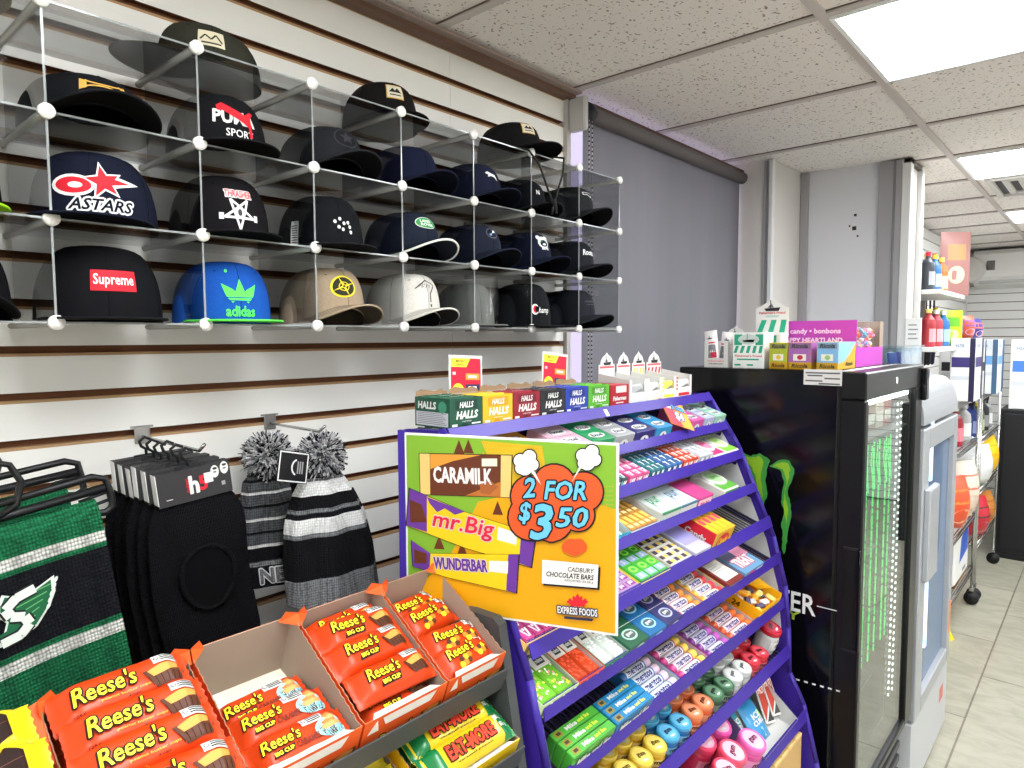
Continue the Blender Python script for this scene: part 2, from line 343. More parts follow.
# ------------------------------------------------------------------ acrylic cap display
PX = [.087, .297, .508, .717, .925, 1.137, 1.344, 1.549, 1.752]; PZ = [.025, .170, .316, .466]; YF, YR = 1.12, 1.328
ACR = clear('acrylic', (222, 223, 224), .030, .02); ROD = clear('acrylic_rod', (225, 225, 222), .05, .15, .45, (205, 205, 200)); CAPW = c(236, 235, 230, .35)
EDGE = clear('acrylic_edge', (215, 220, 220), .05, .1, .35, (200, 204, 204))
t = thing('cap_display_rack', 'clear acrylic cubby rack of ball caps mounted on the slatted wall', 'display rack', (0, 0, H))
for i in range(9):
    for k in range(4):
        b = MB(); b.tube([(0, 0, 0), (0, YR-YF+.03, 0)], .0062, ROD, 12); r = b.build('connector_rod', t, (PX[i], YF, PZ[k]))
        b = MB(); b.tube([(0, -.005, 0), (0, .003, 0)], .0105, CAPW, 20); b.build('end_disc', r)
        if i < 8:
            b = MB(); w_ = PX[i+1]-PX[i]; b.box(.004, w_-.004, 0, YR-YF, -.0013, .0013, ACR); b.box(.004, w_-.004, -.0006, 0, -.0015, .0015, EDGE); b.build('shelf_panel', t, (PX[i], YF, PZ[k]))
        if k < 3:
            h_ = PZ[k+1]-PZ[k]; b = MB(); b.box(-.0013, .0013, 0, YR-YF, .005, h_-.005, ACR); b.box(-.0016, .0016, -.0006, 0, .005, h_-.005, EDGE); b.build('divider_panel', t, (PX[i], YF, PZ[k]))
# ------------------------------------------------------------------ ball caps
CGRP = 'caps in the clear display rack'
def fab(r, g, b_): return c(r, g, b_, .9, noise=.12, nscale=300, bump=.25, bscale=900)
def cap(label, x, k, colr, logo=None, yaw=0, y=1.222, h=.118, a=.082, bb=.092, kc=0, L=.066, th=64, brim=None, under=None, trim=None, er=.32, erb=.62, seam=None, sleeve=False, rise=0, z=None, ls=(-.012, -.012)):
    t = thing('ball_cap', label, 'cap', (x, y, H+(PZ[k]+.0022 if z is None else z)), (0, 0, rad(yaw)), CGRP)
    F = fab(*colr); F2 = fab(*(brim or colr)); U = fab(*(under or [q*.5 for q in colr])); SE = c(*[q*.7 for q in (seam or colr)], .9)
    tb = rad(th); xm = a*sin(tb)*1.05
    bz = lambda xx: rise+kc*max(0, xm*xm-xx*xx)*6 if kc else rise
    def base(q): return bz(a*sin(q)) if abs(q) < tb else max(0, bz(a*sin(tb)))*(max(0, 1-(abs(q)-tb)/.6))
    def pt(q, f, e=0):
        s_, c_ = sin(q), cos(q); ex = erb+(er-erb)*max(0, c_)**.7; r = max(1e-4, cos(f))**ex; z0 = base(q)
        zz = sin(f)**.84; n = 1+e/a
        return V((a*r*s_*n, -bb*r*c_*n, z0+(h-z0)*zz+e*.3))
    mp = curved(lambda u, v, e=0: pt(u/(.5*(a+bb)), math.asin(min(.999, max(0, v*.118/h/.118))**(1/.84)), e+.0006), .0045)
    b = MB(); n = 44; nf = 12
    b.grid(lambda u, v: pt(-pi+2*pi*u, v*pi/2*.998), n, nf, F)
    b.grid(lambda u, v: pt(-pi+2*pi*u, v*pi/2*.998)*.985, n, nf, U)
    for q in (0, pi/3, -pi/3, 2*pi/3, -2*pi/3, pi): b.tube([pt(q, f*pi/2/10, .0002) for f in range(0, 10)], .0006, SE, 5)
    for q in (pi/6, -pi/6, pi/2, -pi/2): 
        mq = lambda u, v, e=0: pt(q+u/a, rad(52)+v/h, e+.0005)
        b.ell(mq, 0, 0, .003, .003, SE, 1, 10)
    if logo: logo(b, curved(lambda u, v, e=0: mp(u+ls[0], v+ls[1], e), .0045))
    b.build('crown', t)
    bt = MB(); bt.lathe([(0, .004), (.005, .003), (.0075, 0), (.0075, -.003)], F, 14); bt.build('button', t, (0, 0, h))
    br = MB(); y0 = -bb*cos(tb)
    def bp(u, v, dz=0):
        s_ = -1+2*u; q = s_*tb; ix, iy = a*sin(q)*.985, -bb*cos(q)*.985
        ox = xm*sin(s_*pi/2); oy = y0-(bb-bb*cos(tb)+L)*max(0, cos(s_*pi/2))**.85
        xx, yy = ix+(ox-ix)*v, iy+(oy-iy)*v
        return V((xx, yy, bz(xx)+.0045+dz-.004*v*(0 if kc else 0)))
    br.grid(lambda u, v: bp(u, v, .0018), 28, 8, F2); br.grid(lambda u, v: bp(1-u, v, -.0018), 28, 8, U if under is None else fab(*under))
    TE = c(*trim, .8) if trim else F2
    br.tube([bp(i/28, 1) for i in range(29)], .0024 if trim else .002, TE, 6)
    for s_ in (.25, .5, .75): br.tube([bp(i/28, s_, .0019) for i in range(1, 28)], .0004, SE, 4)
    br.build('brim', t)
    if sleeve:
        sl = MB(); sl.grid(lambda u, v: V((a*1.12*sin(-pi+2*pi*u)*(1+.03*sin(9*u+4*v)), -bb*1.1*cos(-pi+2*pi*u)*(1+.03*sin(13*u-3*v)), .004+v*(h+.012)+.002*sin(31*u))), 40, 6, clear('plastic_sleeve', (235, 235, 235), .1, .12)); sl.build('plastic_sleeve', t)
    return t
RED = c(214, 28, 44, .7); WT = c(238, 238, 235, .7); GOLD = c(205, 160, 70, .5); LIME = c(92, 232, 84, .7); LGR = c(60, 150, 80, .7); YEL = c(236, 214, 40, .7)
def lg_supreme(b, mp): b.rect(mp, -.032, .034, .052, .083, RED, 1, 10); b.text(mp, 'Supreme', .001, .067, .058, .021, WT, 2, .02)
def lg_adidas(b, mp):
    for rot, sx in ((0, 0), (.75, -.012), (-.75, .012)):
        pts = [(-.0085, -.006), (-.0085, .010), (0, .032), (.0085, .010), (.0085, -.006)]
        b.poly(mp, [(.004+sx+p*cos(rot)-q*sin(rot), .055+p*sin(rot)+q*cos(rot)) for p, q in pts], LIME, 1)
    for z in (.048, .0535): b.rect(mp, -.026, .034, z, z+.0017, fab(30, 82, 170), 2, 6)
    b.text(mp, 'adidas', .004, .031, .052, .018, LIME, 2, .03)
    b.ell(mp, -.02, .100, .003, .003, LIME, 2, 10)
def lg_stone(b, mp):
    b.ell(mp, .004, .072, .030, .030, YEL, 1); b.ell(mp, .004, .072, .0255, .0255, c(40, 42, 30, .8), 2)
    for q in range(4): b.poly(mp, [(.004+.004*cos(q*pi/2+1.2), .072+.004*sin(q*pi/2+1.2)), (.004+.029*cos(q*pi/2+.4), .072+.029*sin(q*pi/2+.4)), (.004+.004*cos(q*pi/2-.4), .072+.004*sin(q*pi/2-.4))], YEL, 3)
    for q in range(8): b.line(mp, [(.004+.012*cos(q*pi/4), .072+.012*sin(q*pi/4)), (.004+.012*cos(q*pi/4+.785), .072+.012*sin(q*pi/4+.785))], .002, YEL, 3)
def lg_white(b, mp):
    K = c(20, 20, 22, .8)
    b.line(mp, [(-.022, .082), (.010, .106), (.036, .094), (.018, .066), (.018, .040)], .003, K, 1); b.line(mp, [(.019, .034), (.019, .026)], .004, K, 1)
    for i in range(9): b.line(mp, [(-.012+i*.0035, .086+.006*sin(i*2.1)), (-.008+i*.0035, .092+.004*cos(i*3))], .0014, K, 2)
def lg_champ(b, mp): b.ell(mp, -.002, .060, .012, .014, WT, 1); b.ell(mp, .0, .060, .008, .010, RED, 2); b.ell(mp, .004, .060, .0065, .008, fab(22, 22, 25), 3); b.text(mp, 'hamp', .030, .056, .042, .020, WT, 1, .01, .3)
def lg_astars(b, mp):
    b.poly(mp, star(.012, .082, .031, .0135, 5, 1.75), WT, 1); b.poly(mp, [(.02, .094), (.068, .084), (.02, .072)], WT, 1); b.ell(mp, -.030, .074, .030, .0165, WT, 1)
    b.poly(mp, star(.012, .082, .025, .0105, 5, 1.75), RED, 2); b.poly(mp, [(.02, .089), (.052, .083), (.02, .077)], RED, 2); b.ell(mp, -.029, .074, .025, .012, RED, 2); b.ell(mp, -.026, .074, .010, .0045, WT, 3)
    b.text(mp, 'ASTARS', .008, .047, .088, .017, fab(20, 22, 34), 2, .03, .3, WT, .35)
def lg_thrash(b, mp):
    b.text(mp, 'THRASHER', .010, .092, .052, .012, RED, 2, .03, 0, WT, .25)
    b.line(mp, [p for p in (lambda s: [s[0], s[4], s[8], s[2], s[6], s[0]])(star(.010, .060, .028, .011, 5, -pi/2))], .004, WT, 1)
    for s in (-1, 1): b.rect(mp, .010+s*.032-.004, .010+s*.032+.004, .047, .058, WT, 1); b.line(mp, [(.010, .052), (.010+s*.03, .052)], .003, WT, 1)
    b.ell(mp, .010, .062, .008, .010, WT, 2); b.ell(mp, .010, .060, .004, .006, c(60, 60, 60), 3)
def lg_dots(b, mp):
    for u, v in ((.0, .066), (.011, .072), (.020, .064), (.008, .056), (.017, .052), (.030, .066), (.034, .058), (.036, .048)): b.ell(mp, u, v, .0036, .0036, WT, 1, 10)
    b.rect(mp, -.092, -.074, .018, .066, WT, 1, 4)
    for i in range(8): b.rect(mp, -.090, -.077, .024+i*.0045, .0262+i*.0045, BLK, 2)
def lg_oval(b, mp): b.ell(mp, .012, .080, .032, .018, c(215, 225, 215, .6), 1); b.ell(mp, .012, .080, .030, .016, LGR, 2); b.text(mp, 'LAND', .010, .085, .032, .009, WT, 3, .03); b.text(mp, 'ROVER', .014, .074, .038, .009, WT, 3, .03)
def lg_round(b, mp):
    b.ell(mp, .012, .082, .021, .019, c(70, 74, 84, .5), 1); b.ell(mp, .012, .082, .017, .015, fab(30, 34, 48), 2)
    b.poly(mp, [(.012, .082), (.026, .086), (.018, .094)], WT, 3); b.poly(mp, [(.012, .082), (-.001, .078), (.006, .070)], c(120, 160, 200), 3)
def lg_bear(b, mp):
    b.ell(mp, .008, .078, .021, .022, WT, 1); b.ell(mp, .009, .074, .015, .013, fab(24, 28, 48), 2)
    for s in (-1, 1): b.ell(mp, .008+s*.017, .096, .008, .008, WT, 1); b.ell(mp, .008+s*.008, .082, .004, .004, c(60, 110, 70), 3)
    b.ell(mp, .009, .070, .007, .004, WT, 3); b.text(mp, 'BEAR', .014, .056, .030, .010, WT, 1, .04)
def lg_roots(b, mp): b.text(mp, 'Roots', .012, .070, .052, .022, c(225, 225, 225), 1, .03, .2)
def lg_ua(b, mp):
    for s in (-1, 1):
        b.line(mp, [(.010+.026*cos(q)+0, .074+s*(-.008+.006*sin(q))) for q in [i*pi/10 for i in range(11)]], .003, GOLD, 1)
        b.poly(mp, [(.010+s*.024, .080), (.010+s*.034, .084), (.010+s*.034, .060), (.010+s*.024, .065), (.010+s*.028, .072)], GOLD, 1)
def lg_puma(b, mp):
    b.text(mp, 'PUMA', .004, .075, .078, .022, WT, 1, .05); b.text(mp, 'SPORT', .012, .049, .052, .013, WT, 1, .01)
    b.poly(mp, [(-.030, .092), (-.020, .098), (.0, .090), (.022, .082), (.034, .090), (.042, .088), (.034, .080), (.034, .064), (.036, .046), (.030, .044), (.028, .062), (.018, .068), (.0, .076), (-.018, .084), (-.028, .084)], RED, 4)
def lg_cat(b, mp): b.poly(mp, [(-.012, .078), (-.004, .084), (.010, .078), (.022, .076), (.030, .060), (.027, .060), (.018, .068), (.006, .070), (-.004, .066), (-.002, .074)], WT, 1)
def lg_emb(b, mp):
    G = c(46, 46, 50, .6); b.ell(mp, .014, .072, .030, .026, G, 1); b.ell(mp, .014, .072, .027, .023, fab(32, 32, 36), 2); b.text(mp, 'CAPS', .014, .072, .036, .014, G, 3, .03) if False else b.poly(mp, star(.014, .072, .018, .008), G, 3)
def lg_small(b, mp): b.text(mp, 'N', .014, .064, .012, .014, WT, 1, .04)
def lg_patch(b, mp):
    b.rect(mp, -.020, .024, .062, .094, GOLD, 1, 6); b.rect(mp, -.018, .022, .064, .092, c(222, 214, 190, .7), 2, 6)
    b.poly(mp, [(-.014, .076), (-.004, .086), (.002, .080), (.008, .087), (.018, .076)], BLK, 3); b.rect(mp, -.012, .016, .069, .0715, BLK, 3)
def lg_patch2(b, mp):
    b.rect(mp, .052, .096, .040, .070, c(216, 208, 180, .7), 1, 8)
    b.line(mp, [(.056, .051), (.064, .061), (.074, .053), (.082, .063), (.092, .049)], .003, c(50, 52, 40), 2); b.rect(mp, .058, .090, .044, .047, c(50, 52, 40), 2, 4)
def lg_hex(b, mp): b.poly(mp, [(-.012, .096), (.022, .096), (.036, .080), (.024, .076), (.010, .084), (-.010, .084)], c(215, 215, 210), 1); b.poly(mp, [(-.008, .093), (.020, .093), (.029, .082), (.020, .080), (.010, .088), (-.006, .087)], fab(38, 40, 42), 2)
def lg_faint(b, mp): b.text(mp, 'classic', .010, .076, .044, .010, c(52, 54, 60), 1, .02); b.line(mp, [(-.006, .062), (.03, .064)], .002, c(52, 54, 60), 1)
K = (21, 21, 24); NV = (27, 31, 48)
cap('black cap with a curved brim at the left edge of the bottom row', .185, 0, K, None, 0, kc=.9)
cap('black flat-brim cap with a red box logo lettered in white', .385, 0, K, lg_supreme, -10, ls=(.008, -.006), h=.118, a=.090, bb=.095, brim=(24, 24, 26))
cap('blue flat-brim cap with lime green logo and lime brim', .585, 0, (30, 82, 170), lg_adidas, -6, ls=(-.004, -.010), h=.110, brim=(96, 220, 84), under=(90, 215, 80))
cap('tan curved-brim cap with a round yellow and black badge', .795, 0, (158, 140, 118), lg_stone, 0, kc=.9, h=.114)
cap('white curved-brim cap with black line drawing on the front', 1.005, 0, (206, 202, 194), lg_white, 0, kc=.9, h=.117, under=(40, 40, 40))
cap('grey cap in a clear plastic sleeve between the white cap and black cap', 1.215, 0, (108, 112, 108), None, -12, y=1.235, h=.108, a=.076, bb=.080, sleeve=True, er=.3)
cap('black cap with small white script and red initial on the bottom row', 1.415, 0, (26, 27, 30), lg_champ, -14, h=.119)
cap('charcoal curved-brim cap with a faint dark print, last on the bottom row', 1.622, 0, (36, 38, 44), lg_faint, 0, kc=.9, h=.112)
cap('black cap with a lime green brim edge, left end of the second row', .180, 1, K, None, 0, brim=(150, 210, 40), under=(150, 210, 40))
cap('navy cap with a red and white star logo', .385, 1, (24, 27, 42), lg_astars, -22, ls=(.008, -.020), h=.113, a=.088, bb=.092)
cap('black flat-brim cap with red letters over a white star emblem', .585, 1, (24, 22, 24), lg_thrash, -4, ls=(-.010, -.016), h=.113)
cap('black cap with white dots and a barcode tag on its side', .795, 1, (24, 25, 28), lg_dots, -8, h=.110)
cap('navy cap with a green oval badge and white-edged brim', 1.005, 1, (33, 38, 52), lg_oval, 0, kc=.9, h=.106, trim=(235, 235, 230), under=(30, 34, 46))
cap('navy curved-brim cap with a round grey badge, second row', 1.215, 1, (34, 38, 52), lg_round, 0, kc=.9, h=.104)
cap('navy curved-brim cap with a white bear face', 1.415, 1, (26, 30, 50), lg_bear, 0, kc=.9, h=.108)
cap('black curved-brim cap with white lettering, right end of the second row', 1.615, 1, (34, 35, 40), lg_roots, 0, kc=.8, h=.106)
cap('black cap with a small gold curved logo on its front', .375, 2, (22, 23, 26), lg_ua, 0, ls=(-.010, -.030), kc=.6, h=.078, a=.088, bb=.095)
cap('black flat-brim cap with white letters and a red leaping cat', .585, 2, (24, 24, 26), lg_puma, -4, ls=(-.006, -.018), h=.104)
cap('charcoal cap with a round tone-on-tone emblem, third row', .800, 2, (36, 37, 41), lg_emb, 0, kc=.8, h=.098)
cap('plain dark navy curved-brim cap, third row', 1.005, 2, (25, 29, 50), None, 0, kc=.8, h=.102)
cap('navy curved-brim cap with a small white leaping cat', 1.215, 2, (29, 33, 52), lg_cat, 0, kc=.7, h=.103)
cap('black cap with a small white letter behind the hanging chin cord', 1.410, 2, (24, 25, 30), lg_small, -6, y=1.235, h=.100, kc=.6)
cap('dark grey curved-brim cap with a white outlined badge, right end of the third row', 1.612, 2, (38, 40, 42), lg_hex, 0, kc=1.0, h=.112)
cap('olive cap with a cream patch on top of the rack', .600, 3, (52, 52, 44), lg_patch2, -78, ls=(.014, -.006), y=1.268, h=.090, L=.085, under=(28, 28, 26), rise=.006)
cap('black cap with a gold-edged patch on top of the rack', .985, 3, (26, 24, 24), lg_patch, -12, ls=(-.008, -.016), y=1.265, h=.092, L=.06)
tc_ = cap('black cap with a patch and a dangling chin cord on top of the rack', 1.375, 3, (25, 24, 25), lg_patch, 0, ls=(-.018, -.016), h=.088, L=.072, kc=.35, bb=.088)
b = MB(); CB = c(22, 22, 24, .7)
b.tube([(-.066, -.070, .012), (-.060, -.116, -.002), (-.045, -.140, -.04), (-.020, -.148, -.10), (0, -.150, -.136)], .0028, CB, 6)
b.tube([(.064, -.085, .010), (.062, -.135, -.004), (.040, -.148, -.05), (.012, -.150, -.105), (0, -.150, -.136)], .0028, CB, 6)
b.tube([(0, -.150, -.12), (.004, -.152, -.145)], .006, CB, 8); b.tube([(-.004, -.150, -.14), (-.010, -.152, -.158)], .003, CB, 6); b.tube([(.004, -.150, -.14), (.009, -.152, -.154)], .003, CB, 6); b.build('chin_cord', tc_)
# tan sun hat at the far left with a dangling strap
t = thing('sun_hat', 'tan cloth hat with a hanging strap and black toggle at the far left', 'hat', (.155, 1.20, H+.470), (0, 0, 0))
b = MB(); TAN = fab(196, 172, 130)
b.lathe([(.075, .10), (.082, .03), (.086, .012), (.115, .004), (.125, .002)], TAN, 32); b.lathe([(0, .108), (.06, .106), (.075, .10)], TAN, 32); b.build('crown', t)
b = MB(); b.tube([(.045, -.118, .004), (.056, -.132, -.02), (.050, -.134, -.08), (.052, -.134, -.12), (.058, -.136, -.150), (.066, -.136, -.172), (.058, -.136, -.180), (.050, -.136, -.168), (.052, -.135, -.140)], .006, TAN, 8, flat=.4); b.build('strap', t)
b = MB(); b.box(.046, .066, -.143, -.129, -.142, -.130, BLK, .004); b.build('toggle', t)
# ------------------------------------------------------------------ goods hanging on the slatted wall
CHROME = c(190, 190, 188, .25, 1)
def peg(label, x, zr, yt):
    t = thing('peg_hook', label, 'hook', (x, 1.3595, H+zr))
    b = MB(); b.box(-.014, .014, -.004, .0, -.026, .008, c(170, 168, 164, .35, .8), .002); b.box(-.020, .020, -.001, .009, .004, .008, c(170, 168, 164, .35, .8)); b.build('back_plate', t)
    b = MB(); b.tube([(0, -.002, -.012), (0, -.05, -.013), (0, yt-1.36+.02, -.014), (0, yt-1.36, -.002)], .003, CHROME, 8); b.build('arm', t)
    return t
peg('chrome peg hook holding the black balaclavas', .490, -.168, 1.10)
peg('chrome peg hook holding the striped pom hats', .748, -.168, 1.15)
peg('chrome peg hook at the far left behind the green scarves', .175, -.168, 1.02)
KB = wovenmat('black_rib_knit', (19, 19, 22), 260, (1.5, 1, .7), .8, .35)
def knit(r, g, b_): return wovenmat('knit', (r, g, b_), 240, (1, 1, .8), .9, .5)
# balaclavas
def balaclava(label, x, y, zr, rz, full=True):
    t = thing('balaclava', label, 'balaclava', (x, y, H+zr), (0, rad(rz), rad(-4)), 'balaclavas on the peg')
    b = MB(); Wd, Hh, D = .080, .34, .0075
    def wid(v): return Wd*(1-max(0, .30-v)**2.6*14)*(1-.05*(v-.5)**2)
    ring = lambda u, v: (wid(v)*math.copysign(abs(cos(2*pi*u))**.55, cos(2*pi*u))+.003*sin(9*v), -D*math.copysign(abs(sin(2*pi*u))**.8, sin(2*pi*u))*(1+.3*sin(5*v+u*9))*min(1, .35+v*4), -.018-Hh*v)
    b.grid(ring, 44, 26, KB); b.add([ring(i/44, 1) for i in range(44)], [tuple(range(44))], KB)
    b.build('body', t)
    if full:
        b = MB(); cx, cz = .004, -.185
        P = [(cx+.043*cos(q)*(1+.12*sin(q)), -.0095-.003*abs(cos(q)), cz+.054*sin(q)) for q in (2*pi*i/32 for i in range(32))]
        b.tube(P, .004, KB, 8, closed=True); mp = plane((cx, -.0105, cz), (1, 0, 0), (0, 0, 1)); b.ell(mp, 0, 0, .042, .052, c(9, 9, 11, .95), 0, 28); b.build('eye_opening', t)
    CG = c(46, 45, 47, .5); b = MB(); ct = rad(4); b.box(-.055, .063, -.0105, .0095-.019, -.050, .004, CG); b.box(-.055, .063, .0095, .0105, -.050, .004, CG); b.box(-.055, .063, -.0105, .0105, .0035, .0045, CG); 
    b.box(-.0555, -.0545, -.011, .011, -.046, .004, c(222, 222, 220))
    mp = plane((-.055, -.0105, -.050), (1, 0, 0), (0, 0, 1))
    if full:
        R1 = c(200, 30, 45); b.text(mp, 'h', .057, .0265, .014, .029, WHITE, 2, .05); b.text(mp, '5', .072, .026, .013, .024, R1, 1, .05)
        b.text(mp, 'SHEMS', .047, .027, .024, .0045, R1, 2, .01, rot=pi/2); b.rect(mp, .074, .088, .024, .041, WHITE, 3)
        for u, v in ((.092, .040), (.108, .043)):
            b.ell(mp, u, v, .0068, .0105, WHITE, 3); b.ell(mp, u+.0005, v+.005, .0038, .0022, CG, 4); b.ell(mp, u, v-.001, .0028, .0012, CG, 4)
        b.rect(mp, .012, .022, .010, .0112, WHITE, 2); b.rect(mp, .101, .107, .014, .021, c(150, 150, 150), 2)
    b.build('header_card', t)
    b = MB(); b.tube([(.0, 0, .003), (0, 0, .016), (-.007, 0, .022), (-.009, 0, .031), (0, 0, .037), (.010, 0, .031)], .0026, BLK, 7); b.tube([(-.02, 0, .005), (.02, 0, .005)], .0026, BLK, 7); b.build('hanger_hook', t)
    return t
for i, nm in enumerate(['frontmost black balaclava with the round eye opening and printed card', 'black balaclava second in the front bunch, mostly covered by the first', 'black balaclava at the back of the front bunch']):
    balaclava(nm, .478-.006*i, 1.135+.0225*i, -.214+.004*i, -6+i, i == 0)
for i, nm in enumerate(['black balaclava leading the rear bunch nearest the wall', 'black balaclava in the middle of the rear bunch', 'black balaclava at the very back against the wall']):
    balaclava(nm, .474-.004*i, 1.230+.0225*i, -.214+.003*i, -6+i, False)
# pom hats
PK = [c(196, 196, 196, .9), c(34, 34, 38, .9), c(128, 128, 132, .9)]
def pom(r, seed):
    b = MB(); g = random.Random(seed)
    b.lathe([(0, -r*.55), (r*.4, -r*.4), (r*.55, 0), (r*.4, r*.4), (0, r*.55)], PK[2], 12)
    for i in range(2400):
        d = V((g.gauss(0, 1), g.gauss(0, 1), g.gauss(0, 1))).normalized(); s = d.orthogonal().normalized(); s.rotate(Mx.Rotation(g.random()*6.28, 3, d)); L_ = r*(.86+.12*g.random()); k = r*.03
        e = d*L_+V((g.gauss(0, .08), g.gauss(0, .08), g.gauss(0, .08)-.06))*r; s2 = d.cross(s)*k; s *= k
        b.add([d*r*.4+s, d*r*.4-s, d*r*.4+s2, e+s*1.1, e-s*1.1, e+s2*1.1], [(0, 1, 4, 3), (1, 2, 5, 4), (2, 0, 3, 5), (3, 4, 5)], PK[i % 3 if i % 5 else 0])
    return b
KW, KK, KG, KD = wovenmat('white_knit', (232, 232, 230), 240, (1, 1, .8), .6, .78), knit(26, 26, 29), knit(140, 142, 144), knit(96, 98, 101)
def hat(label, x, y, zr, prof, bands, dx, pr, seed, pleat, split=None, lett=None, dep=.42, pz=0):
    t = thing('pom_hat', label, 'knit hat', (x, y, H+zr), (0, 0, rad(-6)), 'knit pom hats on the peg')
    po = pom(pr, seed).build('pom_pom', t, (0, 0, pz))
    def pt(q, z, e=0):
        k = 0
        while k < len(prof)-2 and z < prof[k+1][0]: k += 1
        (za, wa), (zb, wb) = prof[k], prof[k+1]; f = (z-za)/(zb-za); f = max(0, min(1, f)); wd = wa+(wb-wa)*f
        pl = 1+pleat*(.5+.5*cos(q*7+1))*(1-.5*abs(z)/.25)-pleat*.5
        return V((wd*cos(q)*(1+.3*(pl-1))+dx*(-z)/.25, -wd*dep*sin(q)*pl-e*sin(q), z))
    b = MB(); n = 56
    for (za, zb, mm) in bands:
        k = max(1, int((za-zb)/.012)); gz = [za+(zb-za)*j/k for j in range(k+1)]
        for j in range(k):
            for i in range(n):
                q0, q1 = 2*pi*i/n, 2*pi*(i+1)/n; mat = mm
                if split and cos(q0) > split[0]: mat = split[1](za)
                b.add([pt(q0, gz[j]), pt(q1, gz[j]), pt(q1, gz[j+1]), pt(q0, gz[j+1])], [(0, 1, 2, 3)], mat, True)
    b.build('knit_body', t)
    zb = bands[-1][1]; b = MB()
    for i in range(n):
        q0, q1 = 2*pi*i/n, 2*pi*(i+1)/n
        for za_, zb_, mm in ((zb+.052, zb+.044, KG), (zb+.044, zb, lett[1] if lett else KG)):
            b.add([pt(q0, za_, .004), pt(q1, za_, .004), pt(q1, zb_, .005), pt(q0, zb_, .005)], [(0, 1, 2, 3)], mm, True)
        b.add([pt(q0, zb, .005), pt(q1, zb, .005), pt(q1, zb, -.006), pt(q0, zb, -.006)], [(0, 1, 2, 3)], KD)
    if lett: b.text(lambda u, v, e=0: pt(-u/.085+pi/2, zb+v, .006+e*4), lett[0], -.012, .024, .105, .030, KG, 2, .05, out=c(210, 210, 210, .9), ow=.15)
    b.build('cuff', t)
    return t
h1 = hat('front pom hat with bold white, black and grey stripes', .755, 1.175, -.268, [(.02, .018), (.0, .040), (-.04, .066), (-.09, .086), (-.16, .098), (-.26, .103)],
    [(.018, -.004, KK), (-.004, -.010, KG), (-.010, -.037, KW), (-.037, -.062, KK), (-.062, -.070, KG), (-.070, -.080, KK), (-.080, -.109, KW), (-.109, -.118, KG), (-.118, -.20, KK), (-.20, -.252, KG)], .024, .048, 3, .34, pz=.040)
b = MB(); b.box(-.040, .040, -.0012, .0012, -.036, .036, BLK); mp = plane((-.04, -.0012, -.036), (1, 0, 0), (0, 0, 1))
for a in ((.002, .078, .002, .005), (.002, .078, .067, .070), (.002, .005, .002, .070), (.075, .078, .002, .070)): b.rect(mp, *a, WHITE, 1)
for k in range(9): q = 1.9+k*.27; b.line(mp, [(.052+.016*cos(q), .036+.018*sin(q)), (.052+.016*cos(q+.3), .036+.018*sin(q+.3))], .004, WHITE, 1)
for k in range(3): b.rect(mp, .050+k*.006, .0535+k*.006, .022, .050, c(150, 150, 150), 1)
b.build('hang_tag', h1, (-.080, -.045, .030), (rad(-8), rad(14), rad(8))).scale = (.82, .82, .82)
b = MB(); b.tube([(0, 0, .03), (-.01, -.01, .07), (-.006, .01, .088)], .0014, c(230, 230, 230), 5); b.build('loop', h1)
sp = lambda za: KK if za > -.095 else (KG if za > -.16 else KK)
hat('rear pom hat with thin dark stripes and block letters on its cuff', .690, 1.265, -.232, [(-.02, .026), (-.05, .055), (-.12, .072), (-.20, .080), (-.28, .082)],
    [(-.02, -.044, KD), (-.044, -.049, KK), (-.049, -.068, KD), (-.068, -.073, KW), (-.073, -.094, KD), (-.094, -.099, KK), (-.099, -.120, KD), (-.120, -.125, KW), (-.125, -.146, KD), (-.146, -.151, KK), (-.151, -.172, KD), (-.172, -.178, KW), (-.178, -.205, KK), (-.205, -.258, KD)], .022, .050, 5, .30, (.55, sp), ('NEW', KK))
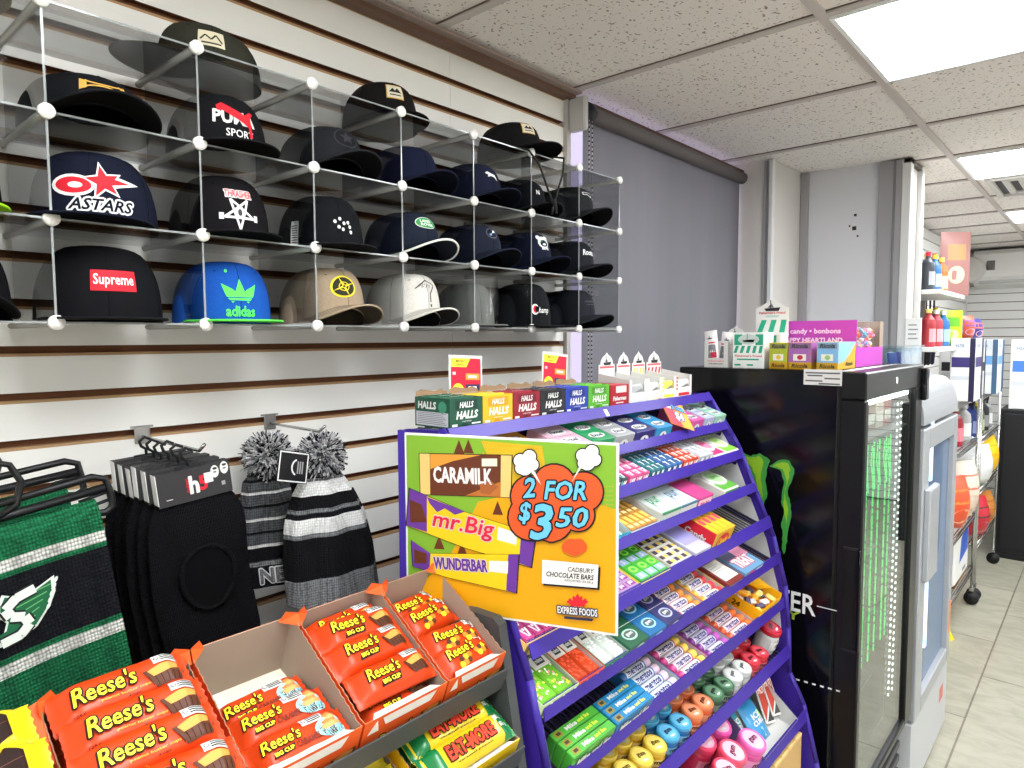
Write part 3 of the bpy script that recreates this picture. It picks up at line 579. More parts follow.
# team scarves on hangers
GN, WN, KN = knit(28, 104, 66), knit(212, 214, 206), wovenmat('black_knit', (24, 25, 30), 240, (1, 1, .8), .8, .4)
def scarf(label, x, y, zr, roll, w0, w1, logo=False):
    t = thing('team_scarf', label, 'scarf', (x, y, H+zr), (0, rad(-roll), 0), 'green scarves on black hangers')
    bands = [(0, .043, GN), (.043, .059, WN), (.059, .066, GN), (.066, .170, KN), (.170, .178, GN), (.178, .196, WN), (.196, .262, GN)]
    b = MB(); D = .013
    for a, z, mm in bands:
        k = max(1, int((z-a)/.008))
        for j in range(k):
            za, zb = a+(z-a)*j/k, a+(z-a)*(j+1)/k
            d = lambda q: D*min(1, sqrt(max(0, q)/.02+.02))
            for i in range(20):
                xa, xb = w0+(w1-w0)*i/20, w0+(w1-w0)*(i+1)/20; wv = lambda xx: .004*sin(xx*31)
                b.add([(xa, -d(za)+wv(xa), -za), (xb, -d(za)+wv(xb), -za), (xb, -d(zb)+wv(xb), -zb), (xa, -d(zb)+wv(xa), -zb)], [(0, 1, 2, 3)], mm, True)
                b.add([(xa, d(za)+wv(xa), -za), (xb, d(za)+wv(xb), -za), (xb, d(zb)+wv(xb), -zb), (xa, d(zb)+wv(xa), -zb)], [(3, 2, 1, 0)], mm, True)
            for xx in (w0, w1): b.add([(xx, -d(za)+.004*sin(xx*31), -za), (xx, d(za)+.004*sin(xx*31), -za), (xx, d(zb)+.004*sin(xx*31), -zb), (xx, -d(zb)+.004*sin(xx*31), -zb)], [(0, 1, 2, 3)], mm)
    b.add([(w0, -D*.15, 0), (w1, -D*.15, 0), (w1, D*.15, 0), (w0, D*.15, 0)], [(0, 1, 2, 3)], GN)
    b.build('knit_body', t)
    if logo:
        b = MB(); mp = lambda u, v, e=0: V((u-.048, -D-.0015-e*1.5+.004*sin((u-.048)*31), v-.016)); E1, E2 = c(205, 212, 205, .7), c(22, 92, 56, .8)
        sv = [(.052, -.070), (.062, -.076), (.088, -.078), (.112, -.068), (.110, -.090), (.100, -.108), (.082, -.128), (.060, -.138), (.036, -.136), (.03, -.124), (.045, -.12), (.05, -.108), (.042, -.096), (.044, -.082)]
        b.poly(mp, sv, E1, 0); cx, cy = .072, -.104
        b.poly(mp, [(cx+(x_-cx)*.88, cy+(y_-cy)*.88) for x_, y_ in sv], E2, 1)
        for k in range(6): b.line(mp, [(.062+.002*k, -.084-.009*k), (.106-.006*k, -.078-.0085*k)], .0016, c(90, 160, 100, .8), 2)
        S = [(.088, -.076), (.066, -.080), (.052, -.090), (.056, -.102), (.070, -.108), (.074, -.120), (.062, -.130), (.040, -.132)]
        b.line(mp, S, .017, c(20, 24, 24, .8), 3); b.line(mp, S, .012, E1, 4)
        for k in range(5): b.ell(mp, .098+.0035*k, -.106+.008*k, .0022, .005, E1, 5, 8, rot=-.6)
        b.build('crest_patch', t)
    return t
HB = c(15, 15, 17, .45)
def hanger(label, x, y, zr, roll, xe):
    t = thing('plastic_hanger', label, 'hanger', (x, y, H+zr), (0, rad(-roll), 0), 'black hangers on the left peg')
    b = MB(); b.tube([(-.10, 0, 0), (xe, 0, 0)], .0062, HB, 8); b.tube([(-.10, 0, .016), (xe-.012, 0, .020), (xe+.004, 0, .012), (xe+.006, 0, -.012), (xe+.006, 0, -.030), (xe-.006, 0, -.036), (xe-.030, 0, -.030)], .0052, HB, 8)
    for z in (-.010, -.022): b.tube([(xe-.035, 0, z), (xe+.004, 0, z+.003)], .0025, HB, 6)
    b.build('bar', t)
    b = MB(); b.tube([(.02, 0, .0), (.047, 0, .012), (.058, 0, .040), (.050, 0, .066), (.026, 0, .078), (0, 0, .070), (-.014, 0, .046)], [.007, .007, .0065, .006, .0055, .005, .0035], HB, 10, flat=.7); b.build('hook', t)
    return t
hanger('black plastic hanger of the front green scarf', .188, 1.088, -.237, 9, .152)
hanger('black plastic hanger of the rear green scarf', .186, 1.20, -.222, 7, .150)
scarf('front green scarf with white stripes and a crest, hanging at the far left', .19, 1.075, -.243, 8, -.13, .132, True)
scarf('green scarf hanging behind the front one at the far left', .19, 1.195, -.233, 6, -.12, .128)

# ------------------------------------------------------------------ grey chocolate rack with trays
GM = c(62, 64, 65, .5, noise=.05, nscale=120); GM2 = c(50, 52, 52, .6)
TL = rad(20.6); GX0 = -.32
t = thing('chocolate_rack', 'grey metal rack carrying the trays of orange chocolate bars', 'rack', (0, 0, 0))
def sidepoly(b, prof, x0, x1, m):
    n = len(prof); vs_ = [(x0, y, z) for y, z in prof]+[(x1, y, z) for y, z in prof]
    b.add(vs_, [tuple(range(n))[::-1], tuple(range(n, 2*n))]+[(i, (i+1) % n, n+(i+1) % n, n+i) for i in range(n)], m)
pf = [(.93, H-.44), (.712, H-.438), (.70, H-.446), (.652, H-.70), (.60, H-1.0), (.55, H-1.3), (.52, .02), (.93, .02)]
for x0, x1 in ((.758, .776), (GX0-.018, GX0)): b = MB(); sidepoly(b, pf, x0, x1, GM); b.build('side_panel', t)
b = MB(); b.box(GX0, .758, .915, .93, .02, H-.475, GM2); b.build('back_panel', t)
SH = [(.69, -.54), (.658, -.652), (.625, -.80), (.595, -.95)]
for y, z in SH:
    T = Mx.Translation((0, y, H+z)) @ Mx.Rotation(TL, 4, 'X')
    b = MB(); b.box(GX0, .758, .003, .235, -.003, 0, GM2, 0, T); s = b.build('shelf', t)
    b = MB(); b.box(GX0, .758, 0, .003, -.004, .036, GM, .0008, T); b.build('price_lip', s)
BROWN = c(84, 46, 28, .5); TAN2 = c(214, 150, 70, .6); YL = c(250, 214, 40, .45); DKB = c(34, 15, 9, .8)
ORG = c(224, 66, 10, .42, coat=.12); ORC = c(232, 92, 34, .5); CARD = c(156, 140, 124, .8, noise=.04, nscale=20)
def bar(L_, W_, T_, colr, art=None, seal=.009, name='chocolate_bar', nx=26, ny=10, endcol=None):
    b = MB()
    def h(u, v):
        d = min(u, L_-u); k = max(0, min(1, (d-seal)/.016)); k = .06+.94*sqrt(k) if k > 0 else .06
        q = max(0, 1-abs(2*v/W_-1)**4.5); return T_*.86*k*(.12+.88*sqrt(q))+.0006*sin(u*160)*sin(v*130)
    wv = lambda u: .0015*sin(u*95) if min(u, L_-u) < seal else 0
    b.grid(lambda u, v: (u*L_+(.0012*(-1)**int(v*ny) if u in (0, 1) else 0), v*W_, h(u*L_, v*W_)+wv(u*L_)), nx, ny, colr)
    b.grid(lambda u, v: (u*L_, (1-v)*W_, -.0001+wv(u*L_)*.5), nx, 1, colr)
    mp = curved(lambda u, v, e=0: V((u, v, h(u, v)+.0008+e)), .003)
    if endcol:
        for u0, u1 in ((0, L_*.17), (L_*.84, L_)): b.grid(lambda u, v: (u0+(u1-u0)*u, v*W_, h(u0+(u1-u0)*u, v*W_)+.0004+wv(u0+(u1-u0)*u)), 8, ny, endcol)
    if art: art(b, mp)
    return b
def nlab(b, mp, u, v, w_=.030, h_=.011, r=0):
    f = lambda a, d: (u+a*cos(r)-d*sin(r), v+a*sin(r)+d*cos(r))
    b.poly(mp, [f(-w_/2, -h_/2), f(0, -h_/2), f(w_/2, -h_/2), f(w_/2, h_/2), f(0, h_/2), f(-w_/2, h_/2)], WHITE, 2)
    for k in range(3): b.poly(mp, [f(-w_*.22, -h_*.3+k*h_*.26), f(w_*.12, -h_*.3+k*h_*.26), f(w_*.44, -h_*.3+k*h_*.26), f(w_*.44, -h_*.16+k*h_*.26), f(w_*.12, -h_*.16+k*h_*.26), f(-w_*.22, -h_*.16+k*h_*.26)], c(40, 40, 40), 3)
    b.ell(mp, *f(-w_*.36, .0005), h_*.26, h_*.26, c(60, 60, 60), 3, 10); b.ell(mp, *f(-w_*.36, .0005), h_*.18, h_*.18, WHITE, 4, 10)
def cup(b, mp, u, v, s=1, fill=TAN2):
    b.poly(mp, [(u-.020*s, v+.006*s), (u+.020*s, v+.010*s), (u+.022*s, v+.001*s), (u+.014*s, v-.011*s), (u-.012*s, v-.013*s)], BROWN, 2)
    for k in range(6): b.line(mp, [(u-.014*s+k*.005*s, v-.011*s), (u-.017*s+k*.006*s, v-.001*s)], .0008, DKB, 3)
    b.poly(mp, [(u-.016*s, v+.005*s), (u-.002*s, v+.009*s), (u+.016*s, v+.0085*s), (u+.014*s, v+.002*s), (u-.012*s, v-.002*s)], fill, 3)
def art_cups(b, mp):
    b.text(mp, "Reese's", .050, .027, .064, .021, YL, 5, .02, .2, DKB, .16, rot=.04); b.text(mp, 'peanut butter cups', .068, .0115, .05, .0035, c(250, 170, 40), 3)
    b.text(mp, '4 cups', .075, .0065, .012, .003, DKB, 3); b.text(mp, '124 g', .022, .006, .010, .003, DKB, 3); cup(b, mp, .112, .020, 1.15); nlab(b, mp, .118, .038)
    b.text(mp, "Reese's", .05, .002, .018, .003, YL, 3)
def art_big(b, mp):
    b.text(mp, "Reese's", .047, .030, .052, .017, YL, 5, .02, .2, DKB, .16); b.poly(mp, [(.034, .008), (.066, .009), (.070, .019), (.038, .018)], DKB, 3); b.text(mp, 'BIG CUP', .052, .0135, .028, .006, YL, 4, .05)
    cup(b, mp, .102, .022, 1.1); nlab(b, mp, .098, .040, .028)
def art_car(b, mp):
    b.ell(mp, .104, .022, .022, .014, c(150, 215, 225), 2); cup(b, mp, .104, .020, .9, c(222, 160, 100))
    for k in range(4): b.ell(mp, .104+.002*(-1)**k, .024+.004*k, .013-.0025*k, .003, c(200, 120, 60) if k % 2 else c(226, 160, 96), 4, 12)
    b.text(mp, "Reese's", .040, .031, .048, .015, YL, 5, .02, .2, DKB, .16); b.poly(mp, [(.024, .012), (.050, .013), (.053, .021), (.027, .020)], DKB, 3); b.text(mp, 'BIG CUP', .0385, .0165, .024, .005, YL, 4, .05)
    b.text(mp, 'CARAMEL', .070, .017, .032, .008, c(120, 40, 20), 3, .03, .1); nlab(b, mp, .084, .040, .028)
def art_pcs(b, mp):
    b.text(mp, "Reese's", .046, .030, .052, .016, YL, 5, .02, .2, DKB, .16); nlab(b, mp, .095, .040, .026)
    for k in range(12): b.ell(mp, .035+(k*37 % 70)/1000, .008+(k*23 % 13)/1000, .005, .0045, [YL, c(240, 130, 40), BROWN][k % 3], 3, 10)
def art_henry(b, mp):
    for k in range(14): b.ell(mp, .02+(k*29 % 70)/1000, .030+(k*17 % 15)/1000, .006, .005, [c(240, 150, 40), c(226, 120, 30)][k % 2], 2, 9)
    b.poly(mp, [(.03, .008), (.06, .008), (.086, .010), (.086, .023), (.06, .021), (.03, .020)], WHITE, 2); nlab(b, mp, .060, .0145, .048, .010)
    b.text(mp, 'OH HENRY!', .034, .038, .05, .010, c(190, 30, 30), 4, .05)
    b.poly(mp, [(.098, .012), (.112, .006), (.126, .012), (.126, .036), (.112, .044), (.104, .034), (.108, .024)], DKB, 2); b.line(mp, [(.104, .024), (.124, .028)], .001, BROWN, 3)
def art_eat(b, mp):
    b.text(mp, 'EAT-MORE', .084, .023, .092, .021, c(226, 66, 40), 4, .05, .12, DKB, .16); nlab(b, mp, .150, .034, .022, .007); b.text(mp, '52 g', .150, .020, .016, .008, WHITE, 4, .05)
    b.text(mp, 'caramel peanut', .082, .007, .07, .0035, DKB, 3)
def art_yel(b, mp): b.text(mp, 'OH HENRY!', .05, .024, .07, .018, c(200, 40, 36), 4, .05, .1, c(255, 255, 255), .15); nlab(b, mp, .108, .030, .030, .009)
def tray(label, X, w_, sh, d=.186, hb=.092, hf=.058, out=ORC, art=None, floorc=CREAM, yaw=0):
    y, z = SH[sh]
    t = thing('candy_tray', label, 'candy tray', (X, y+.0055*0+.012, H+z+.0045), (TL, 0, rad(yaw)), 'cardboard trays on the grey rack')
    b = MB(); b.box(0, w_, 0, d, 0, .0014, floorc); b.box(.0, w_, d-.0014, d, .0014, hb, CARD); b.box(0, w_, d, d+.0003, .0014, hb, out)
    for x0, s in ((0, 1), (w_-.0014, -1)):
        n = 30; P = [(0, .001), (d-.0014, .001)]; topn = []
        for i in range(n+1):
            f = i/n; y_ = (d-.0016)*(1-f)+.001; hh = hb if f < .12 else (hb-.004-(hb-hf)*((f-.12)/.88)**1.1); topn.append((y_, hh+(.0022 if i % 2 else 0)))
        P += topn; P[-1] = (.001, hf)
        k = len(P); a = [(x0, p, q) for p, q in P]; e = [(x0+.0014, p, q) for p, q in P]; i_, o_ = (e, a) if s > 0 else (a, e)
        b.add(i_, [tuple(range(k)) if s > 0 else tuple(range(k))[::-1]], CARD); b.add(o_, [tuple(range(k))[::-1] if s > 0 else tuple(range(k))], out)
        b.add(a+e, [(i, (i+1) % k, k+(i+1) % k, k+i) for i in range(k)], c(150, 110, 84, .8))
    b.build('carton', t)
    f = MB(); f.box(0, w_, 0, .0014, 0, hf, out); f.box(.002, w_-.002, .0014, .0022, .002, hf-.001, CARD)
    f.poly(plane((0, .0, hf), (1, 0, 0), V((0, .012, -.004))), [(.012, .0), (w_-.012, 0), (w_-.022, .9), (.022, .9)], c(226, 222, 212), 2)
    mp = plane((0, 0, 0), (1, 0, 0), (0, 0, 1))
    if art: art(f, mp, w_, hf)
    f.build('front_flap', t)
    for x0, sx in ((0, 1), (w_, -1)):
        g = MB()
        pts = [(x0, d-.002, hb-.004), (x0+sx*.020, d-.003, hb-.002), (x0+sx*.012, d-.004, hb+.013), (x0-sx*.002, d-.012, hb+.012), (x0-sx*.002, d-.024, hb-.001)]
        g.add(pts, [(0, 1, 2, 3, 4)], out); g.add([(p[0], p[1]+.0008, p[2]+.0004) for p in pts], [(4, 3, 2, 1, 0)], out)
        g.build('corner_flap', t)
    return t
def fr_reese(f, mp, w_, hf):
    f.text(mp, "Reese's", w_*.42, hf*.30, w_*.44, hf*.28, YL, 3, .05, .18, DKB, .2); cup(f, mp, w_*.84, hf*.36, .9); f.poly(mp, [(w_*.05, hf*.62), (w_*.14, hf*.95), (w_*.18, hf*.62)], c(235, 225, 210), 2)
    f.poly(mp, [(w_*.25, hf*.70), (w_*.8, hf*.70), (w_*.86, hf*.95), (w_*.2, hf*.95)], c(226, 220, 210), 2)
def pile(tr, X, w_, sh, L_, W_, T_, mb_fn, rows, labels, grp, name='chocolate_bar', cat='chocolate bar'):
    y, z = SH[sh]; T = Mx.Translation((X, y+.012, H+z+.0045)) @ Mx.Rotation(TL, 4, 'X'); src = None
    for (x, yy, n, rx, rz), lb in zip(rows, labels):
        M_ = T @ Mx.Translation((x, yy, n)) @ Mx.Rotation(rad(rz), 4, 'Z') @ Mx.Rotation(rad(rx), 4, 'X')
        if src is None: o = src = mb_fn().build(name)
        else: o = src.copy(); col.objects.link(o)
        o.matrix_world = M_; tag(o, lb, cat, grp)
TX = [(-.005+.012, .163), (.190, .150), (.347, .140), (.492, .140), (.638, .118)]
UPP = lambda s: ['%s bar %s' % (p, s) for p in ()]
tray('tray of yellow and brown bars at the bottom left corner', .016, .166, 0, out=c(236, 196, 40), hf=.05, hb=.06)
lt = tray('leftmost orange tray heaped with long bars', .188, .152, 0, art=fr_reese)
b = MB(); P = [(0, .184, .094), (-.052, .176, .082)]+[(-.052+.050*i/10+(.003 if i % 2 else 0), .176-.060*i/10, .082-.010*i/10+(.003 if i % 2 else 0)) for i in range(1, 11)]+[(0, .112, .074)]
b.add(P, [tuple(range(len(P)))], ORC); b.add([(x, y+.0005, z-.0008) for x, y, z in P], [tuple(range(len(P)))[::-1]], CARD); b.build('torn_side_flap', lt)
tray('half-empty orange tray whose bare cardboard back is showing', .346, .142, 0, art=fr_reese)
tray('orange tray between the half-empty tray and the rightmost tray', .492, .140, 0, art=fr_reese)
tray('rightmost orange tray beside the bright yellow sign', .636, .119, 0, art=fr_reese)
def below(L_, W_, n): return [(0.004, .006+.045*k, .002+.021*j, 0, 0) for j in range(n) for k in range(4)]
# tray of yellow bars
pile(None, .026, 0, 0, .148, .05, .02, lambda: bar(.148, .050, .022, c(244, 218, 30, .32, coat=.4), art_henry), [(.006, .132, .084, 12, 1), (.008, .088, .082, 12, -1), (.006, .040, .076, 12, 1)],
     ['yellow and brown bar, rearmost in the bottom left tray', 'yellow and brown bar, second row of the bottom left tray', 'yellow and brown bar, third row of the bottom left tray'], 'yellow and brown bars')
pile(None, .026, 0, 0, .148, .05, .02, lambda: bar(.148, .050, .022, c(244, 218, 30, .32, coat=.4), art_henry), [(0, .006+.058*k, .0025+.0235*j, 0, 0) for j in range(3) for k in range(3)], ['yellow and brown bar stacked underneath in the bottom left tray']*9, 'yellow bars underneath')
mk = lambda: bar(.142, .049, .024, ORG, art_cups)
pile(None, .192, 0, 0, .142, .049, .02, mk, [(0, .132, .086, 14, 1), (.001, .090, .084, 14, -1), (.0, .048, .080, 14, 1), (.002, .006, .074, 12, -2)],
     ['long orange bar lying rearmost on the leftmost orange tray', 'long orange bar, second from the back of the leftmost orange tray', 'long orange bar, third from the back of the leftmost orange tray', 'long orange bar at the front of the leftmost orange tray'], 'long orange bars')
pile(None, .192, 0, 0, .142, .049, .02, mk, [(.001, .004+.0445*k, .0025+.0255*j, 0, 0) for j in range(3) for k in range(4)], ['long orange bar stacked underneath in the leftmost orange tray']*12, 'long orange bars underneath')
mk2 = lambda: bar(.132, .049, .022, ORG, art_car)
pile(None, .350, 0, 0, .132, .049, .02, mk2, [(-.001, .080, .026, 8, 3), (.001, .048, .036, 9, -1), (.002, .004, .038, 8, -1), (.002, .003, .010, 0, 0), (.002, .053, .003, 0, 0)],
     ['orange caramel bar furthest back in the half-empty tray', 'orange caramel bar in the middle of the half-empty tray', 'orange caramel bar at the front of the half-empty tray', 'orange caramel bar under the front one in the half-empty tray', 'orange caramel bar at the bottom of the half-empty tray'], 'caramel bars')
mk3 = lambda: bar(.131, .049, .023, ORG, art_big)
pile(None, .496, 0, 0, .131, .049, .02, mk3, [(-.001, .128, .058, 12, 2), (.002, .112, .068, 12, -3), (.001, .070, .062, 12, 0), (.003, .022, .056, 12, -1)],
     ['orange big cup bar at the very back of its tray', 'orange big cup bar overlapping the one at the back', 'orange big cup bar in the middle of its tray', 'orange big cup bar at the front of its tray'], 'big cup bars')
pile(None, .496, 0, 0, .131, .049, .02, mk3, [(.003, .004+.058*k, .0025+.0245*j, 0, 0) for j in range(2) for k in range(3)], ['orange big cup bar stacked underneath the top layer']*6, 'big cup bars underneath')
mk4 = lambda: bar(.112, .049, .020, ORG, art_pcs)
pile(None, .639, 0, 0, .112, .049, .02, mk4, [(0, .128, .040, 8, 2), (.001, .090, .048, 10, 6), (.001, .046, .046, 12, -5), (.002, .008, .040, 12, 3)],
     ['orange candy pack at the back of the rightmost tray', 'orange candy pack, second from the back of the rightmost tray', 'orange candy pack, third from the back of the rightmost tray', 'orange candy pack at the front of the rightmost tray'], 'orange candy packs')
pile(None, .639, 0, 0, .112, .049, .02, mk4, [(.003, .006+.058*k, .0025+.0215*j, 0, 0) for j in range(2) for k in range(3)], ['orange candy pack stacked underneath in the rightmost tray']*6, 'candy packs underneath')
# lower shelf
YB = c(244, 208, 30, .3, coat=.5); GE = c(20, 130, 66, .35, coat=.4)
tray('yellow tray of chewy bars on the lower shelf of the grey rack', .577, .180, 1, d=.18, hb=.062, hf=.040, out=c(240, 200, 30))
mk5 = lambda: bar(.170, .046, .020, YB, art_eat, endcol=GE)
pile(None, .582, 0, 1, .17, .046, .02, mk5, [(0, .128, .048, 10, 0), (.001, .088, .050, 10, 1), (0, .048, .048, 10, -1), (.001, .006, .043, 10, 0)],
     ['yellow and green chewy bar, first from the back on the lower shelf', 'yellow and green chewy bar, second from the back on the lower shelf', 'yellow and green chewy bar, third from the back on the lower shelf', 'yellow and green chewy bar nearest the front lip of the lower shelf'], 'chewy bars')
pile(None, .582, 0, 1, .17, .046, .02, mk5, [(0, .004+.056*k, .0025+.0215*j, 0, 0) for j in range(2) for k in range(3)], ['yellow and green chewy bar stacked underneath']*6, 'chewy bars underneath')
tray('yellow tray of wrapped bars left of the chewy bars on the lower shelf', .405, .160, 1, d=.18, hb=.055, hf=.035, out=c(240, 200, 30))
mk6 = lambda: bar(.148, .050, .022, c(246, 220, 40, .3, coat=.5), art_yel)
pile(None, .412, 0, 1, .148, .05, .02, mk6, [(0, .120, .034, 10, 0), (.001, .072, .034, 10, 2), (0, .026, .032, 10, -1), (0, .006, .0025, 0, 0), (0, .060, .0025, 0, 0), (0, .118, .0025, 0, 0)],
     ['yellow bar at the back, left of the chewy bars', 'yellow bar in the middle, left of the chewy bars', 'yellow bar at the front, left of the chewy bars']+['yellow bar stacked underneath, left of the chewy bars']*3, 'yellow bars on the lower shelf')
# ------------------------------------------------------------------ purple candy rack
PUR = c(56, 36, 138, .38, noise=.03, nscale=40); PURD = c(42, 28, 100, .5); PG = c(200, 200, 202, .55)
RX0, RX1 = .800, 1.85
RIM = [(.87, -.158), (.82, -.236), (.773, -.314), (.73, -.400), (.687, -.487), (.655, -.580), (.644, -.704), (.63, -.834), (.581, -.994)]
TILT = [0, 18, 18, 18, 20, 20, 20, 20, 22]
t = thing('candy_rack', 'purple sloping candy rack of narrow shelves next to the black cooler', 'candy rack', (0, 0, 0))
fr = [(.877, -.160), (.799, -.276), (.778, -.311), (.678, -.544), (.643, -.673), (.632, -.785), (.627, -.91), (.588, -.986), (.551, -1.133), (.52, -1.40), (.50, -1.655)]
pf = [(.972, H-.166)]+[(y, H+z) for y, z in fr]+[(.972, H-1.655)]
for x0, x1 in ((RX0, RX0+.012), (RX1-.012, RX1)):
    b = MB(); sidepoly(b, pf, x0, x1, PUR)
    for (ya, za), (yb, zb) in zip(fr, fr[1:]): b.tube([((x0+x1)/2, ya, H+za), ((x0+x1)/2, yb, H+zb)], .0075, PUR, 8)
    b.build('side_panel', t)
b = MB(); xi = RX1-.0125; sidepoly(b, [(.965, H-.17)]+[(y+.016, H+z-.01) for y, z in fr[:6]]+[(.965, H-.86)], xi-.0015, xi, PG); b.build('inner_liner', t)
b = MB(); b.box(RX0+.012, RX1-.012, .962, .972, .005, H-.19, PURD); b.build('back_panel', t)
b = MB(); b.box(RX0+.012, RX1-.012, .53, .962, .02, .10, PURD, .004); b.build('base', t)
def TS(k):
    y, z = RIM[k]; return Mx.Translation((0, y+.005, H+z-(.028 if k else .004))) @ Mx.Rotation(rad(TILT[k]), 4, 'X')
WIRE = c(70, 70, 74, .4, .3)
for k in range(9):
    y, z = RIM[k]; T = TS(k); dep = (.958-y-.005)/cos(rad(TILT[k])); xa, xb = RX0+.0125, RX1-.0145
    b = MB()
    for i in range(60): x = xa+.009+(xb-xa-.018)*i/59; b.box(x-.0013, x+.0013, .001, dep, -.0028, -.0004, WIRE, 0, T)
    for f in (.02, .5, .98): b.box(xa, xb, dep*f-.002, dep*f+.002, -.006, -.0028, WIRE, 0, T)
    for x in (xa, xb-.004): b.box(x, x+.004, 0, dep, -.016, -.0028, PURD, 0, T)
    s = b.build('shelf', t)
    b = MB(); sl = (RIM[k][0]-RIM[k+1][0])/(RIM[k][1]-RIM[k+1][1]) if k < 8 else .25; hr = .021 if k < 4 else .027
    sidepoly(b, [(y+.001, H+z+.0005), (y-.0015, H+z+.0005), (y-.0015-sl*hr, H+z-hr), (y+.001-sl*hr, H+z-hr)], xa, xb, PUR)
    if k == 0: b.rect(plane((0, y-.0015-sl*hr, H+z-hr), (1, 0, 0), V((0, sl*hr, hr)).normalized()), 1.292, 1.306, .002, .019, WHITE, 1)
    b.build('front_rim', s)
def put(o, k, x, s=0, n=.0005, rz=0, rx=0): o.matrix_world = TS(k) @ Mx.Translation((x, s+.0015, n)) @ Mx.Rotation(rad(rz), 4, 'Z') @ Mx.Rotation(rad(rx), 4, 'X'); return o
def carton(name, k, x, w_, d, h, colr, label, cat='candy box', art=None, grp=None, s=0, top=None, n=.0005, rz=0):
    b = MB(); C_ = c(*colr, .4, coat=.2); b.box(0, w_, 0, d, 0, h, C_, .0012)
    if art: art(b, *boxmaps(0, w_, 0, d, 0, h), w_, d, h)
    return tag(put(b.build(name), k, x, s, n, rz), label, cat, grp)
# top shelf: cough drop cartons
def halls(name, colr, dark, x, w_=.084, first=False):
    tt = thing('cough_drop_carton', '%s cough drop carton on the top shelf of the purple rack' % name, 'candy carton', (0, 0, 0), group='cough drop cartons'); put(tt, 0, x, .003)
    C_ = c(*colr, .4, coat=.2); b = MB(); w_ -= .002; d, h = .094, .054
    b.box(0, w_, 0, .0015, 0, h, C_); b.box(0, .0015, .0015, d, 0, h, C_); b.box(w_-.0015, w_, .0015, d, 0, h, C_); b.box(.0015, w_-.0015, .0015, d, 0, .0015, C_); b.box(.0015, w_-.0015, d-.0015, d, .0015, h, CARD)
    F, Tm, Lm = boxmaps(0, w_, 0, d, 0, h); D_ = c(*dark, .5)
    b.rect(F, w_*.16, w_*.84, h*.62, h*.92, D_, 1); b.text(F, 'HALLS', w_*.5, h*.77, w_*.42, h*.20, WHITE, 2, .04, .2)
    b.text(F, 'HALLS', w_*.52, h*.43, w_*.66, h*.26, WHITE, 2, .06, .2); b.text(F, 'cough drops', w_*.5, h*.21, w_*.3, h*.06, WHITE, 1)
    b.rect(F, w_*.06, w_*.22, h*.06, h*.14, WHITE, 1); b.ell(F, w_*.45, h*.10, w_*.09, h*.07, D_, 1, 14); b.rect(F, w_*.66, w_*.94, h*.09, h*.14, WHITE, 1)
    if first:
        b.rect(Lm, .004, d-.004, .003, h*.52, c(190, 192, 196, .5), 1); b.text(Lm, 'HALLS', d*.36, h*.74, d*.52, h*.24, WHITE, 2, .06, .1); b.ell(Lm, d*.80, h*.70, .011, .011, c(60, 130, 100), 1)
        for k in range(7): b.rect(Lm, .008, d-.008-.004*(k % 3), .006+k*.0032, .0074+k*.0032, c(130, 132, 138), 2)
    b.build('carton', tt)
    for r in range(6):
        q = MB(); y0 = .003+r*.0148; hh = h-.002-(.005 if r > 3 and not first else 0)+.003*(r % 2); q.box(.0022, w_-.0022, y0, y0+.0142, .0018, hh, c(*[min(255, v*1.12+8) for v in colr], .35, coat=.4), .0018)
        tm = plane((0, y0, hh), (1, 0, 0), (0, 1, 0)); q.rect(tm, w_*.2, w_*.8, .003, .011, D_ if r % 2 else WHITE, 1); q.text(tm, 'HALLS', w_*.5, .007, w_*.4, .006, WHITE if r % 2 else D_, 2, .04); q.build('stick_pack', tt)
    g = MB(); pts = [(.0, h*.8), (w_*.05, h*1.16), (w_*.2, h*1.22), (w_*.62, h*1.14), (w_*.8, h*1.20), (w_, h*1.08), (w_, h*.8)]
    for yy, mm, od in ((d+.0005, c(150, 122, 92, .8), 1), (d+.0012, C_, -1)): g.add([(u, yy, v) for u, v in pts], [tuple(range(7))[::od]], mm)
    g.build('torn_flap', tt); return tt
for i, (nm, cl, dk) in enumerate([('dark green', (26, 84, 62), (16, 54, 42)), ('yellow', (228, 190, 34), (196, 140, 20)), ('dark red', (150, 26, 46), (104, 16, 32)), ('black', (36, 38, 44), (16, 16, 20)), ('blue', (38, 62, 170), (22, 38, 120)), ('lime green', (92, 178, 48), (60, 130, 30))]):
    halls(nm, cl, dk, .828+i*.0853, .0853, i == 0)
def red_art(b, F, Tm, Lm, w_, d, h):
    b.rect(F, w_*.3, w_*.86, h*.62, h*.94, c(222, 190, 190), 1); b.rect(Tm, w_*.1, w_*.9, .01, .03, c(226, 80, 90), 1); b.text(F, 'Fisherman', w_*.5, h*.36, w_*.7, h*.2, WHITE, 1, .05, .2); b.rect(F, w_*.3, w_*.7, h*.12, h*.17, WHITE, 1)
carton('lozenge_carton', 0, 1.342, .082, .094, .050, (176, 30, 48), 'small red lozenge carton between the lime green carton and the white cartons', art=red_art, s=.003)
def ship(b, mp, u, v, s):
    K_ = c(40, 40, 44); b.poly(mp, [(u-.5*s, v-.05*s), (u+.5*s, v), (u+.4*s, v-.22*s), (u-.38*s, v-.22*s)], K_, 3); b.line(mp, [(u-.1*s, v-.05*s), (u-.1*s, v+.45*s)], .05*s, K_, 3); b.poly(mp, [(u-.3*s, v), (u+.1*s, v), (u-.05*s, v+.25*s)], c(110, 110, 112), 2)
